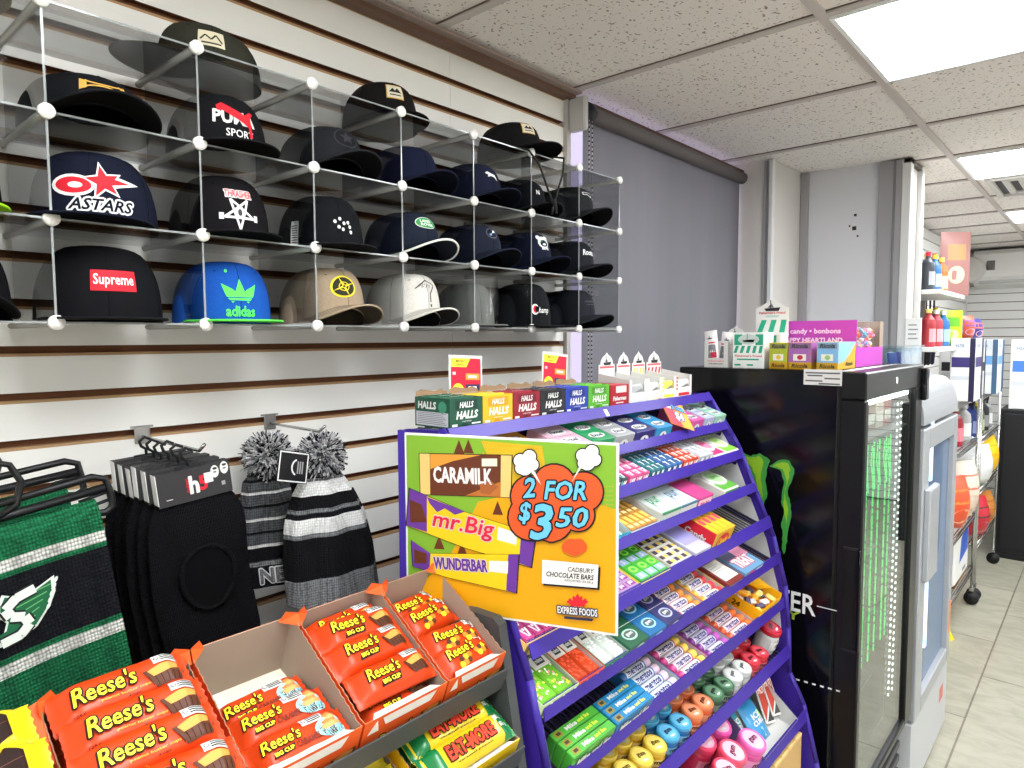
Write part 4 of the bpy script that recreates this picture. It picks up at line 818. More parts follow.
def header(b, u0, w_, d, z0, z1, stripe, y):
    P = [(u0, z0), (u0+w_, z0), (u0+w_, z1-.030)]; cx = u0+w_/2
    P += [(cx+w_*.40*cos(q), z1-.032+.026*sin(q)) for q in (pi*i/12 for i in range(6))]+[(cx, z1)]+[(cx+w_*.40*cos(q), z1-.032+.026*sin(q)) for q in (pi*i/12 for i in range(7, 13))]+[(u0, z1-.030)]
    n = len(P); b.add([(p, y, q) for p, q in P]+[(p, y+.001, q) for p, q in P], [tuple(range(n)), tuple(range(n, 2*n))[::-1]]+[(i, (i+1) % n, n+(i+1) % n, n+i) for i in range(n)], WHITE)
    mp = plane((0, y, 0), (1, 0, 0), (0, 0, 1)); ship(b, mp, cx, z1-.024, w_*.5); b.rect(mp, u0+.004, u0+w_-.004, z1-.040, z1-.035, c(216, 90, 96), 1)
    for k in range(4): b.poly(mp, [(u0+.002+k*w_/4, z1-.062), (u0+.002+(k+.5)*w_/4, z1-.062), (u0+w_/4*(k+.9)-.001, z1-.045), (u0+w_/4*(k+.4), z1-.045)], stripe, 1)
def white_carton(name, x, w_, stripe, inner, label, packs):
    tt = thing('lozenge_carton', label, 'candy carton', group='white lozenge cartons'); put(tt, 0, x, .003); w_ -= .0015; d, h, hf = .092, .062, .026
    IN = c(196, 194, 190, .7); b = MB(); b.box(0, w_, 0, d, 0, .0012, WHITE)
    for xx in (0, w_-.0012):
        P = [(0, .0012), (d, .0012), (d, h+.010), (.03, h), (0, h-.004), ]; sidepoly(b, P, xx, xx+.0012, IN if xx == 0 else WHITE)
    b.box(.0012, w_-.0012, d-.0012, d, .0012, h, IN); b.box(.0012, w_-.0012, 0, .0012, .0012, hf, WHITE)
    for u0, u1 in ((.0012, .010), (w_-.010, w_-.0012)): b.box(u0, u1, 0, .0012, hf, h-.004, WHITE)
    mp = plane((0, 0, 0), (1, 0, 0), (0, 0, 1)); b.rect(mp, w_*.15, w_*.85, .004, .012, stripe, 1)
    for q in range(4): b.rect(mp, .0014, .009, .020+q*.010, .026+q*.010, stripe, 1)
    b.build('carton', tt)
    g = MB(); header(g, .004, w_-.008, d, h-.01, .124, stripe, d+.001); g.build('header_card', tt)
    for q in range(packs):
        p = MB(); p.box(.004, w_-.004, .004+.022*q, .018+.022*q, .002, .046-.004*q, inner, .004); pm = plane((0, .0035+.022*q, 0), (1, 0, 0), (0, 0, 1)); p.poly(pm, [(.012, .022), (w_-.012, .028), (w_-.02, .036)], GREYC, 2); p.build('lozenge_packet', tt)
white_carton('a', 1.428, .082, c(200, 200, 202), c(214, 216, 218, .25, .4), 'white lozenge carton with grey packets on the top shelf', 4)
white_carton('b', 1.511, .075, c(236, 226, 190), c(230, 226, 210), 'nearly empty cream-trimmed lozenge carton on the top shelf', 1)
white_carton('c', 1.587, .075, c(232, 216, 60), c(232, 220, 90), 'yellow-trimmed lozenge carton on the top shelf', 1)
white_carton('d', 1.663, .090, c(196, 40, 54), c(230, 214, 214), 'red-striped lozenge carton at the right end of the top shelf', 2)
def price_card(x, y, lean, label):
    tt = thing('price_card', label, 'price sign', (x, y, H-.182), (rad(-4), rad(lean), rad(-6)), 'red price cards'); b = MB(); w_, h = .086, .148
    b.box(-w_/2, w_/2, -.001, .001, 0, h, WHITE); mp = plane((-w_/2, -.001, 0), (1, 0, 0), (0, 0, 1)); RD = c(206, 22, 54, .5); YW = c(246, 222, 60, .5)
    b.rect(mp, .004, w_-.004, .004, h-.006, RD, 1); b.poly(mp, [(.004, h-.024), (.044, h-.024), (.054, h-.006), (.004, h-.006)], YW, 2); b.text(mp, 'MIDDAY', .028, h-.012, .024, .005, c(80, 60, 20), 3, .02); b.text(mp, 'DEALS', .028, h-.019, .020, .004, c(80, 60, 20), 3, .02)
    b.ell(mp, .022, h-.078, .017, .021, YW, 2); b.text(mp, '2 for', .022, h-.067, .016, .007, BLK, 3, .02); b.text(mp, '$3.50', .022, h-.081, .026, .012, BLK, 3, .03)
    for q, cl in enumerate(((232, 150, 60), (50, 44, 84), (150, 170, 90))): b.rect(mp, .042, .078, h-.050-q*.022, h-.037-q*.022, c(*cl), 2); b.rect(mp, .048, .070, h-.046-q*.022, h-.041-q*.022, WHITE, 3)
    b.rect(mp, .008, .016, h-.040, h-.034, c(250, 180, 190), 2); b.build('card', tt)
price_card(.972, .984, 3, 'red price card standing behind the dark green and yellow cartons'); price_card(1.262, .986, 7, 'red price card standing behind the blue carton')
# second shelf: gum boxes
def gum_art(colr, logo=True, stripes=False):
    def f(b, F, Tm, Lm, w_, d, h):
        N_ = c(24, 26, 60)
        for v in (d*.22, d*.62): b.ell(Tm, w_*.5, v, w_*.33, d*.12, WHITE, 1); b.text(Tm, 'Excel', w_*.5, v, w_*.5, d*.12, N_, 2, .04, .2)
        b.rect(Tm, 0, w_, d*.415, d*.425, N_, 1)
        b.ell(F, w_*.5, h*.50, w_*.22, h*.26, WHITE, 1); b.poly(F, [(w_*.36, h*.40), (w_*.64, h*.40), (w_*.5, h*.68)], N_, 2); b.rect(F, w_*.1, w_*.9, h*.06, h*.16, WHITE, 1)
    return f
for x, w_, cl, lb in [(.95, .082, (222, 150, 60), 'orange gum box half hidden by the bright sign on the second shelf'), (1.075, .098, (232, 188, 208), 'pale pink gum box on the second shelf'), (1.176, .084, (38, 158, 96), 'bright green gum box on the second shelf'), (1.264, .082, (172, 176, 178), 'silver grey gum box on the second shelf'), (1.349, .090, (44, 42, 120), 'dark blue gum box on the second shelf'), (1.442, .080, (46, 150, 206), 'sky blue gum box on the second shelf'), (1.626, .070, (222, 96, 170), 'hot pink gum box on the second shelf'), (1.700, .060, (190, 196, 224), 'white and navy gum box on the second shelf'), (1.764, .070, (168, 214, 192), 'mint green gum box at the right end of the second shelf')]:
    carton('gum_box', 1, x, w_-.002, .10, .049, cl, lb, 'gum box', gum_art(cl), 'gum boxes on the second shelf')
tt = thing('price_card', 'tilted orange and pink price card over the second shelf', 'price sign'); b = MB(); b.box(0, .086, -.001, .001, 0, .088, c(240, 160, 60)); mp = plane((0, -.001, 0), (1, 0, 0), (0, 0, 1))
b.poly(mp, [(.0, .0), (.045, 0), (.030, .088), (0, .088)], c(226, 70, 80), 1); b.rect(mp, .008, .030, .058, .078, WHITE, 2); b.text(mp, '2 FOR', .056, .066, .05, .016, c(90, 160, 220), 3, .06, .2, BLK, .2); b.text(mp, '$4', .046, .034, .03, .03, WHITE, 3, .06, .2, c(60, 60, 160), .2); b.build('card', tt)
put(tt, 1, 1.533, .012, .048, 0, -62); tt.matrix_world = tt.matrix_world @ Mx.Rotation(rad(24), 4, 'Y')
# third shelf: cartons of gum packs
def packs(k, x0, n, pitch, rows, w_, d, h, colr, art, lab, grp, s0=.004, n0=.001, name='gum_pack', cat='gum', pd=None, lift=0):
    src = None; pd = pd or d+.001
    for r in range(rows):
        for i in range(n):
            if src is None:
                b = MB(); b.box(0, w_, 0, d, 0, h, c(*colr, .35, coat=.4), .0015)
                if art: art(b, *boxmaps(0, w_, 0, d, 0, h), w_, d, h)
                o = src = b.build(name)
            else: o = src.copy(); col.objects.link(o)
            put(o, k, x0+i*pitch, s0+r*pd, n0+lift*r); tag(o, lab(i, r), cat, grp)
def vee_art(c2, c3=(240, 240, 240)):
    def f(b, F, Tm, Lm, w_, d, h):
        A, B_ = c(*c2), c(*c3)
        for mp, hh in ((F, h), (Tm, d)):
            b.poly(mp, [(w_*.08, hh*.85), (w_*.3, hh*.85), (w_*.52, hh*.15), (w_*.38, hh*.1)], A, 1); b.poly(mp, [(w_*.92, hh*.85), (w_*.7, hh*.85), (w_*.52, hh*.15), (w_*.66, hh*.1)], B_, 1); b.ell(mp, w_*.5, hh*.75, w_*.12, hh*.12, B_, 2, 10)
    return f
for x, w_, cl, c2, nm in [(1.10, .060, (36, 40, 44), (60, 200, 150), 'black and green'), (1.168, .085, (40, 60, 66), (120, 200, 200), 'dark teal'), (1.256, .088, (226, 74, 140), (246, 190, 214), 'pink'), (1.346, .068, (30, 130, 140), (20, 50, 80), 'teal'), (1.416, .085, (60, 120, 186), (18, 40, 90), 'blue'), (1.503, .082, (226, 74, 40), (250, 200, 180), 'orange-red'), (1.588, .082, (220, 222, 226), (150, 160, 180), 'white')]:
    nn = 3; pw = (w_-.004)/nn
    packs(2, x, nn, pw, 4, pw-.001, .024, .042, cl, vee_art(c2), lambda i, r, nm=nm: '%s gum pack, %s from left in the %s row, third shelf' % (nm, ORD[i], ['front', 'second', 'third', 'back'][r]), nm+' gum packs', lift=.0)
def oval_tub(k, x, w_, colr, label, d=.10, h=.032):
    tt = thing('gum_tub', label, 'gum tub', group='oval-topped gum tubs'); put(tt, k, x, .003); b = MB(); b.box(0, w_, 0, d, 0, h, c(214, 214, 210, .5), .003); F, Tm, Lm = boxmaps(0, w_, 0, d, 0, h)
    C_ = c(*colr, .4); b.rect(F, w_*.1, w_*.9, .004, h-.004, C_, 1); b.rect(Tm, .003, w_-.003, .003, d*.35, C_, 1); b.text(F, 'gum', w_*.5, h*.5, w_*.5, h*.4, WHITE, 2, .04); b.build('carton', tt)
    l = MB(); l.lathe([(0, .004), (.85, .004), (1, .003), (1, 0)], WHITE, 28, Mx.Translation((w_*.5, d*.55, h)) @ Mx.Diagonal((w_*.44, d*.34, 1, 1))); pm = plane((0, 0, h+.004), (1, 0, 0), (0, 1, 0)); l.ell(pm, w_*.5, d*.55, w_*.34, d*.26, c(*[(v+230)/2 for v in colr]), 1, 24); l.text(pm, 'gum', w_*.5, d*.55, w_*.4, d*.14, C_, 2, .04); l.build('lid', tt); return tt
oval_tub(2, 1.674, .072, (206, 50, 110), 'white carton with a pink oval lid on the third shelf'); oval_tub(2, 1.752, .078, (130, 190, 60), 'carton with a lime oval lid at the right end of the third shelf')
# fourth shelf
def otray(k, x, w_, d, h, hb, colr, label, s=0, inner=None, hf=None):
    tt = thing('display_tray', label, 'display tray'); put(tt, k, x, s); C_ = c(*colr, .5); I_ = inner or c(190, 190, 186, .7); hf = hf or h
    b = MB(); b.box(0, w_, 0, d, 0, .001, I_); b.box(0, w_, 0, .001, .001, hf, C_); b.box(.001, w_-.001, d-.001, d, .001, hb, I_)
    for xx in (0, w_-.001):
        sidepoly(b, [(0.001, .001), (d, .001), (d, hb), (0.001, hf)], xx, xx+.001, C_)
        sidepoly(b, [(0.001, .001), (d-.001, .001), (d-.001, hb-.001), (0.001, hf-.001)], xx+(.001 if xx == 0 else -.0004), xx+(.0014 if xx == 0 else 0), I_)
    F = plane((0, 0, 0), (1, 0, 0), (0, 0, 1))
    for q in range(int(w_/.016)): b.ell(F, .008+q*.016, hf*.5, .006, hf*.36, c(*[min(255, v*1.4+30) for v in colr]) if q % 2 else c(*[v*.6 for v in colr]), 1, 10)
    b.build('tray', tt); return tt
otray(3, 1.06, .125, .10, .034, .05, (50, 160, 190), 'teal and green tray on the fourth shelf beside the bright sign')
packs(3, 1.066, 5, .0225, 3, .021, .028, .026, (70, 180, 130), vee_art((230, 240, 236)), lambda i, r: 'teal gum pack, %s from the left in the %s row of the teal tray' % (ORD[i], ['front', 'middle', 'back'][r]), 'teal gum packs', pd=.029)
otray(3, 1.192, .118, .10, .03, .05, (196, 204, 206), 'silver tray of gold-wrapped gum on the fourth shelf')
def gold_art(b, F, Tm, Lm, w_, d, h): b.rect(Tm, w_*.15, w_*.85, d*.1, d*.3, c(250, 226, 160), 1); b.rect(Tm, w_*.2, w_*.8, d*.4, d*.9, c(236, 190, 90), 1); b.rect(F, w_*.2, w_*.8, h*.2, h*.8, c(250, 220, 140), 1)
packs(3, 1.197, 5, .0218, 2, .0205, .046, .032, (214, 152, 60), gold_art, lambda i, r: 'gold gum pack, %s from the left in the %s row of the silver tray' % (ORD[i], ['front', 'back'][r]), 'gold gum packs', pd=.047)
def pur_art(tc):
    def f(b, F, Tm, Lm, w_, d, h):
        A = c(*tc); b.text(Tm, 'pur', w_*.5, d*.45, w_*.55, d*.36, A, 1, .01); b.rect(F, 0, w_, h*.9, h, A, 1); b.rect(Tm, 0, w_, 0, d*.03, A, 1); b.rect(Tm, 0, w_, d*.84, d, A, 1)
        for q in range(5): b.text(F, 'pur', w_*(.14+.18*q), h*.45, h*.5, w_*.10, A, 1, .02, rot=pi/2)
    return f
carton('gum_box', 3, 1.313, .084, .10, .045, (222, 232, 226), 'white gum box with green lettering on the fourth shelf', 'gum box', pur_art((40, 140, 90)), 'white gum boxes')
carton('gum_box', 3, 1.399, .084, .10, .045, (224, 234, 240), 'white gum box with blue lettering on the fourth shelf', 'gum box', pur_art((40, 100, 130)), 'white gum boxes')
carton('gum_box', 3, 1.486, .078, .11, .047, (216, 74, 146), 'plain pink box on the fourth shelf beside the white gum boxes', 'gum box', lambda b, F, Tm, Lm, w_, d, h: (b.rect(F, .004, w_-.004, .004, h-.006, c(236, 200, 216), 1), b.text(F, 'PINK', w_*.5, h*.5, w_*.6, h*.4, c(190, 60, 120), 2, .04)))
oval_tub(3, 1.640, .090, (90, 160, 60), 'green gum tub with an oval lid on the fourth shelf', d=.10, h=.038)
# fifth shelf
otray(4, .805, .10, .085, .028, .03, (232, 190, 110), 'pink and yellow tray at the left end of the fifth shelf, below the bright sign')
packs(4, .809, 4, .0235, 3, .022, .026, .033, (222, 70, 150), vee_art((250, 210, 230)), lambda i, r: 'pink candy pack, %s from the left in the %s row under the bright sign' % (ORD[i], ['front', 'middle', 'back'][r]), 'pink candy packs', pd=.027)
def roll_art(c2):
    def f(b, F, Tm, Lm, w_, d, h): b.rect(Tm, w_*.1, w_*.9, d*.15, d*.85, c(*c2), 1); b.text(Tm, 'gum', w_*.5, d*.5, w_*.5, d*.5, WHITE, 2, .04); b.rect(F, w_*.1, w_*.9, h*.2, h*.8, c(*c2), 1)
    return f
otray(4, 1.055, .102, .10, .026, .03, (226, 200, 110), 'cream tray of purple packs on the fifth shelf')
packs(4, 1.059, 3, .0315, 5, .030, .0185, .029, (196, 160, 204), roll_art((140, 50, 140)), lambda i, r: 'purple candy pack, %s from the left in row %s of the cream tray' % (ORD[i], ORD[r]), 'purple candy packs', pd=.019)
otray(4, 1.160, .118, .10, .028, .03, (210, 200, 80), 'yellow tray of lime green packs on the fifth shelf')
def lime_art(b, F, Tm, Lm, w_, d, h): b.ell(Tm, w_*.5, d*.72, w_*.34, d*.2, c(150, 236, 90), 1); b.ell(Tm, w_*.5, d*.72, w_*.2, d*.1, c(60, 170, 40), 2); b.rect(Tm, w_*.1, w_*.9, d*.08, d*.42, c(150, 170, 210), 1); b.text(Tm, '5', w_*.5, d*.25, w_*.2, d*.24, WHITE, 2, .05)
packs(4, 1.164, 3, .0365, 2, .0355, .046, .031, (74, 190, 60), lime_art, lambda i, r: 'lime green pack, %s from the left in the %s row of the yellow tray' % (ORD[i], ['front', 'back'][r]), 'lime green packs', pd=.047)
otray(4, 1.281, .106, .10, .026, .03, (90, 70, 100), 'dark tray of white and yellow packs on the fifth shelf')
def mix_art(b, F, Tm, Lm, w_, d, h): b.rect(Tm, w_*.05, w_*.5, d*.2, d*.8, c(60, 50, 60), 1); b.rect(Tm, w_*.55, w_*.9, d*.3, d*.7, c(226, 190, 60), 1); b.rect(F, w_*.1, w_*.9, h*.2, h*.7, c(190, 110, 70), 1)
packs(4, 1.285, 3, .0328, 5, .0315, .0185, .030, (226, 222, 214), mix_art, lambda i, r: 'white and yellow pack, %s from the left in row %s of the dark tray' % (ORD[i], ORD[r]), 'white and yellow packs', pd=.019)
carton('candy_box', 4, 1.390, .080, .10, .034, (206, 206, 226), 'white candy box with a lilac top on the fifth shelf', 'candy box', lambda b, F, Tm, Lm, w_, d, h: (b.rect(Tm, .006, w_-.006, d*.3, d*.9, c(150, 146, 206), 1), b.rect(F, 0, w_, h*.1, h*.45, c(140, 170, 210), 1), b.ell(F, w_*.3, h*.7, .004, .004, BLK, 2)))
def ry_art(b, F, Tm, Lm, w_, d, h):
    R_, Y_ = c(206, 30, 46), c(244, 196, 40)
    for q in range(4): b.rect(Tm, w_*(.05+.25*q), w_*(.18+.25*q), d*.1, d*.95, Y_, 1); b.ell(Tm, w_*(.12+.25*q), d*.5, w_*.08, d*.14, c(226, 60, 90), 2, 10)
    b.ell(F, w_*.5, h*.5, w_*.32, h*.36, R_, 1); b.text(F, 'Candy', w_*.5, h*.5, w_*.5, h*.4, Y_, 2, .04, .2); b.text(Lm, 'Candy', d*.5, h*.55, d*.6, h*.3, WHITE, 2, .04); b.rect(Lm, 0, d, 0, h, R_, 1)
carton('candy_box', 4, 1.475, .105, .095, .062, (240, 186, 40), 'tall red and yellow candy box standing alone on the fifth shelf', 'candy box', ry_art)
# sixth shelf: mints, gum, rolls
def tic(k, x, w_, colr, tray_l, lab, pel, n=2):
    otray(k, x, w_, .098, .030, .034, colr, tray_l); pw = (w_-.006)/n
    for i in range(n):
        tt = thing('mint_box', lab % ORD[i], 'mints', group='clear mint boxes'); put(tt, k, x+.003+i*pw, .006, .006, 0, 2)
        b = MB(); b.box(0, pw-.002, 0, .080, 0, .022, c(*[min(255, v*1.0) for v in pel[0]], .15, coat=.8), .003); Tm = plane((0, 0, .022), (1, 0, 0), (0, 1, 0)); g = random.Random(int(x*1000)+i)
        for q in range(34): b.ell(Tm, .003+g.random()*(pw-.008), .004+g.random()*.050, .003, .002, c(*pel[q % len(pel)]), 1+q % 3, 8, rot=g.random()*3)
        b.build('box', tt)
        l = MB(); l.box(.001, pw-.003, .0545, .0795, .022, .0235, c(232, 228, 220), .0006); tm2 = plane((0, 0, .0235), (1, 0, 0), (0, 1, 0)); l.poly(tm2, [(pw*.25, .060), (pw*.72, .060), (pw*.80, .075), (pw*.3, .076)], c(30, 50, 46), 1); l.text(tm2, 'mints', pw*.5, .068, pw*.38, .008, WHITE, 2, .04); l.build('label', tt)
tic(5, .808, .096, (196, 216, 160), 'pale tray of fruit mints at the left end of the sixth shelf', 'clear box of green, yellow and pink fruit mints, %s in its tray', [(120, 200, 50), (230, 220, 60), (230, 130, 140), (246, 244, 220)])
tic(5, .906, .076, (224, 80, 50), 'orange tray of mints on the sixth shelf', 'clear box of orange mints, %s in its tray', [(236, 78, 34), (246, 96, 50)])
tic(5, .984, .078, (40, 120, 80), 'green tray of white mints on the sixth shelf', 'clear box of white mints, %s in its tray', [(226, 236, 226), (250, 252, 248)])
def ring_art(tint):
    def f(b, F, Tm, Lm, w_, d, h):
        for v in (d*.26, d*.76): b.ell(Tm, w_*.5, v, w_*.30, d*.14, c(*tint), 1); b.ell(Tm, w_*.5, v, w_*.24, d*.10, c(*[x_*.45 for x_ in tint]), 2); b.text(Tm, 'gum', w_*.5, v, w_*.3, d*.08, WHITE, 3, .04)
        b.rect(Tm, 0, w_, d*.495, d*.505, WHITE, 1); b.ell(F, w_*.6, h*.5, w_*.26, h*.36, c(*tint), 1); b.rect(F, w_*.08, w_*.3, h*.2, h*.7, WHITE, 1)
    return f
for x, w_, cl, ti, nm in [(1.064, .070, (30, 96, 66), (170, 206, 190), 'dark green gum box with a pale ring on the sixth shelf'), (1.136, .068, (30, 110, 170), (150, 200, 226), 'blue gum box with a pale ring on the sixth shelf'), (1.206, .064, (54, 52, 110), (176, 180, 214), 'indigo gum box with a pale ring on the sixth shelf')]:
    carton('gum_box', 5, x, w_, .096, .033, cl, nm, 'gum box', ring_art(ti), 'ringed gum boxes')
def mroll(L_, r, body, band, end):
    b = MB(); b.tube([(0, 0, r), (.004, 0, r), (.010, 0, r), (L_-.010, 0, r), (L_-.004, 0, r), (L_, 0, r)], [r*.35, r*.6, r, r, r*.6, r*.35], c(*body, .35, coat=.4), 14)
    mp = lambda u, v, e=0: V((u, -(r+e)*cos(v/r+.75), r+(r+e)*sin(v/r+.75)))
    for i in range(6): b.rect(mp, L_*.14, L_*.72, -r*.7+i*r*.4, -r*.7+(i+1)*r*.4, c(*band, .4), 1, 2)
    b.text(mp, 'mentos', L_*.43, r*.45, L_*.5, r*1.15, c(40, 40, 110), 2, .05)
    for i in range(6): b.rect(mp, L_*.76, L_*.93, -r*.7+i*r*.4, -r*.7+(i+1)*r*.4, c(*end, .4), 1)
    return b
def rolls(k, x, w_, n, body, band, end, trayc, tl, lab, s0=.008, rows=1, r=.0105):
    otray(k, x, w_, n*.0235+.006, .022, .024, trayc, tl); src = None
    for i in range(n):
        if src is None: o = src = mroll(w_-.008, r, body, band, end).build('mint_roll')
        else: o = src.copy(); col.objects.link(o)
        put(o, k, x+.004, .013+i*.0228, .0018); tag(o, lab % ORD[i], 'candy roll', 'candy rolls, '+tl[:24])
rolls(5, 1.272, .112, 4, (226, 70, 60), (236, 226, 230), (240, 150, 60), (190, 50, 60), 'red tray of candy rolls on the sixth shelf', 'red and white candy roll, %s from the front in the red tray')
rolls(5, 1.386, .112, 4, (236, 190, 70), (236, 226, 230), (226, 60, 80), (226, 170, 60), 'amber tray of candy rolls on the sixth shelf', 'yellow and white candy roll, %s from the front in the amber tray')
carton('candy_box', 5, 1.501, .086, .09, .030, (132, 48, 44), 'flat maroon box with a blank white panel on the sixth shelf', 'candy box', lambda b, F, Tm, Lm, w_, d, h: (b.rect(Tm, .008, w_-.008, d*.14, d*.86, c(222, 220, 214), 1), [b.rect(Tm, .016, w_-.02-.008*(q % 3), d*(.24+.08*q), d*(.26+.08*q), c(170, 170, 168), 2) for q in range(7)], b.rect(F, .006, w_-.006, .004, h-.006, c(222, 214, 204), 1)))
def nerd(b, F, Tm, Lm, w_, d, h):
    b.rect(Tm, 0, w_*.5, d*.5, d, c(90, 90, 120), 1); b.rect(Tm, w_*.5, w_, d*.5, d, c(226, 150, 180), 1); b.text(Tm, 'TREAT', w_*.46, d*.36, w_*.7, d*.34, WHITE, 2, .06, 0, c(200, 40, 90), .15)
    b.poly(F, [(w_*.1, h*.1), (w_*.5, h*.05), (w_*.62, h*.6), (w_*.4, h*.95), (w_*.2, h*.7)], c(206, 40, 110), 1); b.rect(F, w_*.62, w_*.95, h*.2, h*.8, c(210, 226, 240), 1)
carton('candy_box', 5, 1.592, .118, .092, .034, (110, 160, 200), 'light blue and pink candy box at the right of the sixth shelf', 'candy box', nerd)
# seventh shelf
def mike(colr, lite):
    def f(b, F, Tm, Lm, w_, d, h): 
        b.text(Tm, 'Mike', w_*.40, d*.5, w_*.24, d*.42, WHITE, 2, .06); b.text(Tm, 'and Ike', w_*.68, d*.5, w_*.26, d*.36, c(*lite), 2, .05)
        b.rect(Tm, w_*.05, w_*.19, d*.2, d*.8, c(150, 130, 50), 1); b.rect(Tm, w_*.08, w_*.16, d*.35, d*.65, c(60, 50, 30), 2); b.rect(Tm, 0, w_, 0, d*.05, c(*[x_*.6 for x_ in colr]), 1)
        b.text(F, 'Mike and Ike', w_*.5, h*.58, w_*.8, h*.42, WHITE, 3, .06, .15, c(*[x_*.55 for x_ in colr]), .2); b.poly(F, [(w_*.1, h*.08), (w_*.95, h*.1), (w_*.95, h*.36), (w_*.3, h*.30)], c(*lite), 1)
        for q in range(6): b.ell(F, w_*(.4+.09*q), h*(.2+.05*(q % 2)), w_*.04, h*.08, [c(220, 80, 60), c(240, 200, 60), c(80, 170, 60)][q % 3], 2, 10)
    return f
for x, w_, cl, lt, nm in [(.872, .126, (84, 190, 60), (214, 226, 60), 'green'), (1.003, .128, (30, 140, 200), (230, 220, 80), 'bright blue')]:
    packs(6, x, 1, 0, 3, w_, .019, .043, cl, mike(cl, lt), lambda i, r, nm=nm: '%s theatre candy box, %s from the front on the seventh shelf' % (nm, ORD[r]), nm+' candy boxes', name='candy_box', cat='candy box', pd=.0197, s0=.001, n0=.0005)
rolls(6, 1.136, .124, 5, (70, 140, 214), (226, 230, 240), (230, 200, 220), (60, 130, 200), 'blue tray of candy rolls on the seventh shelf', 'blue and white candy roll, %s from the front in the blue tray')
rolls(6, 1.264, .126, 4, (226, 70, 150), (240, 230, 236), (246, 210, 90), (200, 60, 110), 'pink tray of candy rolls on the seventh shelf', 'pink and yellow candy roll, %s from the front in the pink tray')
rolls(6, 1.393, .114, 4, (146, 60, 160), (220, 214, 236), (190, 90, 190), (130, 60, 150), 'purple tray of candy rolls on the seventh shelf', 'purple and lilac candy roll, %s from the front in the purple tray')
rolls(6, 1.510, .140, 4, (240, 96, 50), (236, 214, 220), (250, 120, 60), (230, 110, 60), 'orange tray of candy rolls on the seventh shelf', 'orange and white candy roll, %s from the front in the orange tray')
tt = thing('candy_carton', 'open bright yellow carton of small candies at the right end of the seventh shelf', 'candy carton'); put(tt, 6, 1.664, .002)
b = MB(); YK = c(240, 178, 20, .4); w_, d, h = .140, .10, .045
for a in ((0, w_, 0, .0015, 0, h), (0, w_, d-.0015, d, .0015, h+.012), (0, .0015, .0015, d-.0015, .0015, h), (w_-.0015, w_, .0015, d-.0015, .0015, h+.006), (0, w_, .0015, d, 0, .0015)): b.box(*a, YK)
F, Tm, Lm = boxmaps(0, w_, 0, d, 0, h); b.text(Lm, '24', d*.35, h*.62, .022, .014, c(90, 60, 10), 1, .06); b.text(F, 'Carton', w_*.6, h*.6, w_*.3, h*.24, c(120, 80, 10), 1, .03, .2); b.rect(F, w_*.1, w_*.3, .006, .020, c(250, 210, 90), 1)
b.add([(w_*.5, d*.98, h+.010), (w_-.002, d*.98, h+.015), (w_-.002, d*.3, h+.006), (w_*.8, d*.55, h-.006)], [(0, 1, 2, 3)], YK); b.build('carton', tt)
g = random.Random(5); 
for q in range(14):
    p = MB(); p.box(-.014, .014, -.008, .008, -.005, .005, [c(236, 214, 120, .3), c(90, 80, 110, .3), c(230, 226, 220, .3), c(250, 170, 40, .3)][q % 4], .003); p.build('wrapped_candy', tt, (.02+(q % 5)*.024, .018+(q//5)*.026, .030+.004*(q % 3)), (g.random()*.4-.2, g.random()*.5-.2, g.random()*3))
# eighth shelf: round tubs
def tub(r, h, body, lid, label, cat, grp, k, x, s, rx=0, top=None, stripe=None):
    tt = thing('candy_tub', label, cat, group=grp); put(tt, k, x, s, .001, g.random()*40-20, rx); C_ = c(*body, .3, coat=.5); Ld = c(*lid, .35, coat=.3)
    b = MB(); b.lathe([(0, 0), (r*.80, 0), (r*.95, h*.06), (r, h*.35), (r*.97, h*.7), (r*.86, h*.8)], C_, 24); mp = lambda u, v, e=0: V((-(r+.0006+e)*sin(u/r), -(r+.0006+e)*cos(u/r), v))
    for q in range(-5, 5): b.rect(mp, q*r*.22, (q+1)*r*.22, h*.26, h*.60, c(*[min(255, x_*.55+100) for x_ in body], .4), 1)
    b.text(mp, 'gum', 0, h*.43, r*1.1, h*.2, c(*[x_*.35 for x_ in body]), 3, .05); b.build('body', tt)
    l = MB(); l.lathe([(r*.9, h*.78), (r*1.0, h*.82), (r*1.0, h*.95), (r*.93, h), (r*.82, h*1.0), (r*.8, h*.985), (0, h*.985)], Ld, 24); pm = plane((0, 0, h*.985), (1, 0, 0), (0, 1, 0))
    l.ell(pm, 0, 0, r*.78, r*.78, c(*(top or [min(255, x_*.75+45) for x_ in lid]), .4), 1, 22); l.text(pm, 'gum', 0, 0, r*.9, r*.42, c(*[x_*.4 for x_ in body]), 3, .05, .1); l.ell(pm, 0, -r*.48, r*.3, r*.10, WHITE, 2, 12); l.build('lid', tt); return tt
TB = [('yellow', (232, 180, 30), (240, 206, 70), 3), ('blue', (24, 110, 176), (70, 170, 220), 2), ('orange', (236, 100, 36), (236, 130, 80), 2), ('dark green foil', (40, 84, 56), (70, 120, 84), 2), ('white', (206, 210, 210), (224, 228, 226), 2), ('bright red', (206, 24, 44), (226, 40, 60), 2)]
xx = 1.058
for nm, bd, ld, n in TB:
    for i in range(n):
        for r_ in range(3): tub(.0245, .046, bd, ld, '%s round gum tub, %s column of its colour, %s row, eighth shelf' % (nm, ORD[i], ['front', 'middle', 'back'][r_]), 'gum tub', nm+' gum tubs', 7, xx, .030+.050*r_, -6)
        xx += .0532
tub(.030, .075, (226, 226, 226), (206, 30, 54), 'red and white gum bottle lying at the right end of the eighth shelf', 'gum bottle', None, 7, 1.79, .05, 0)
b = MB(); 
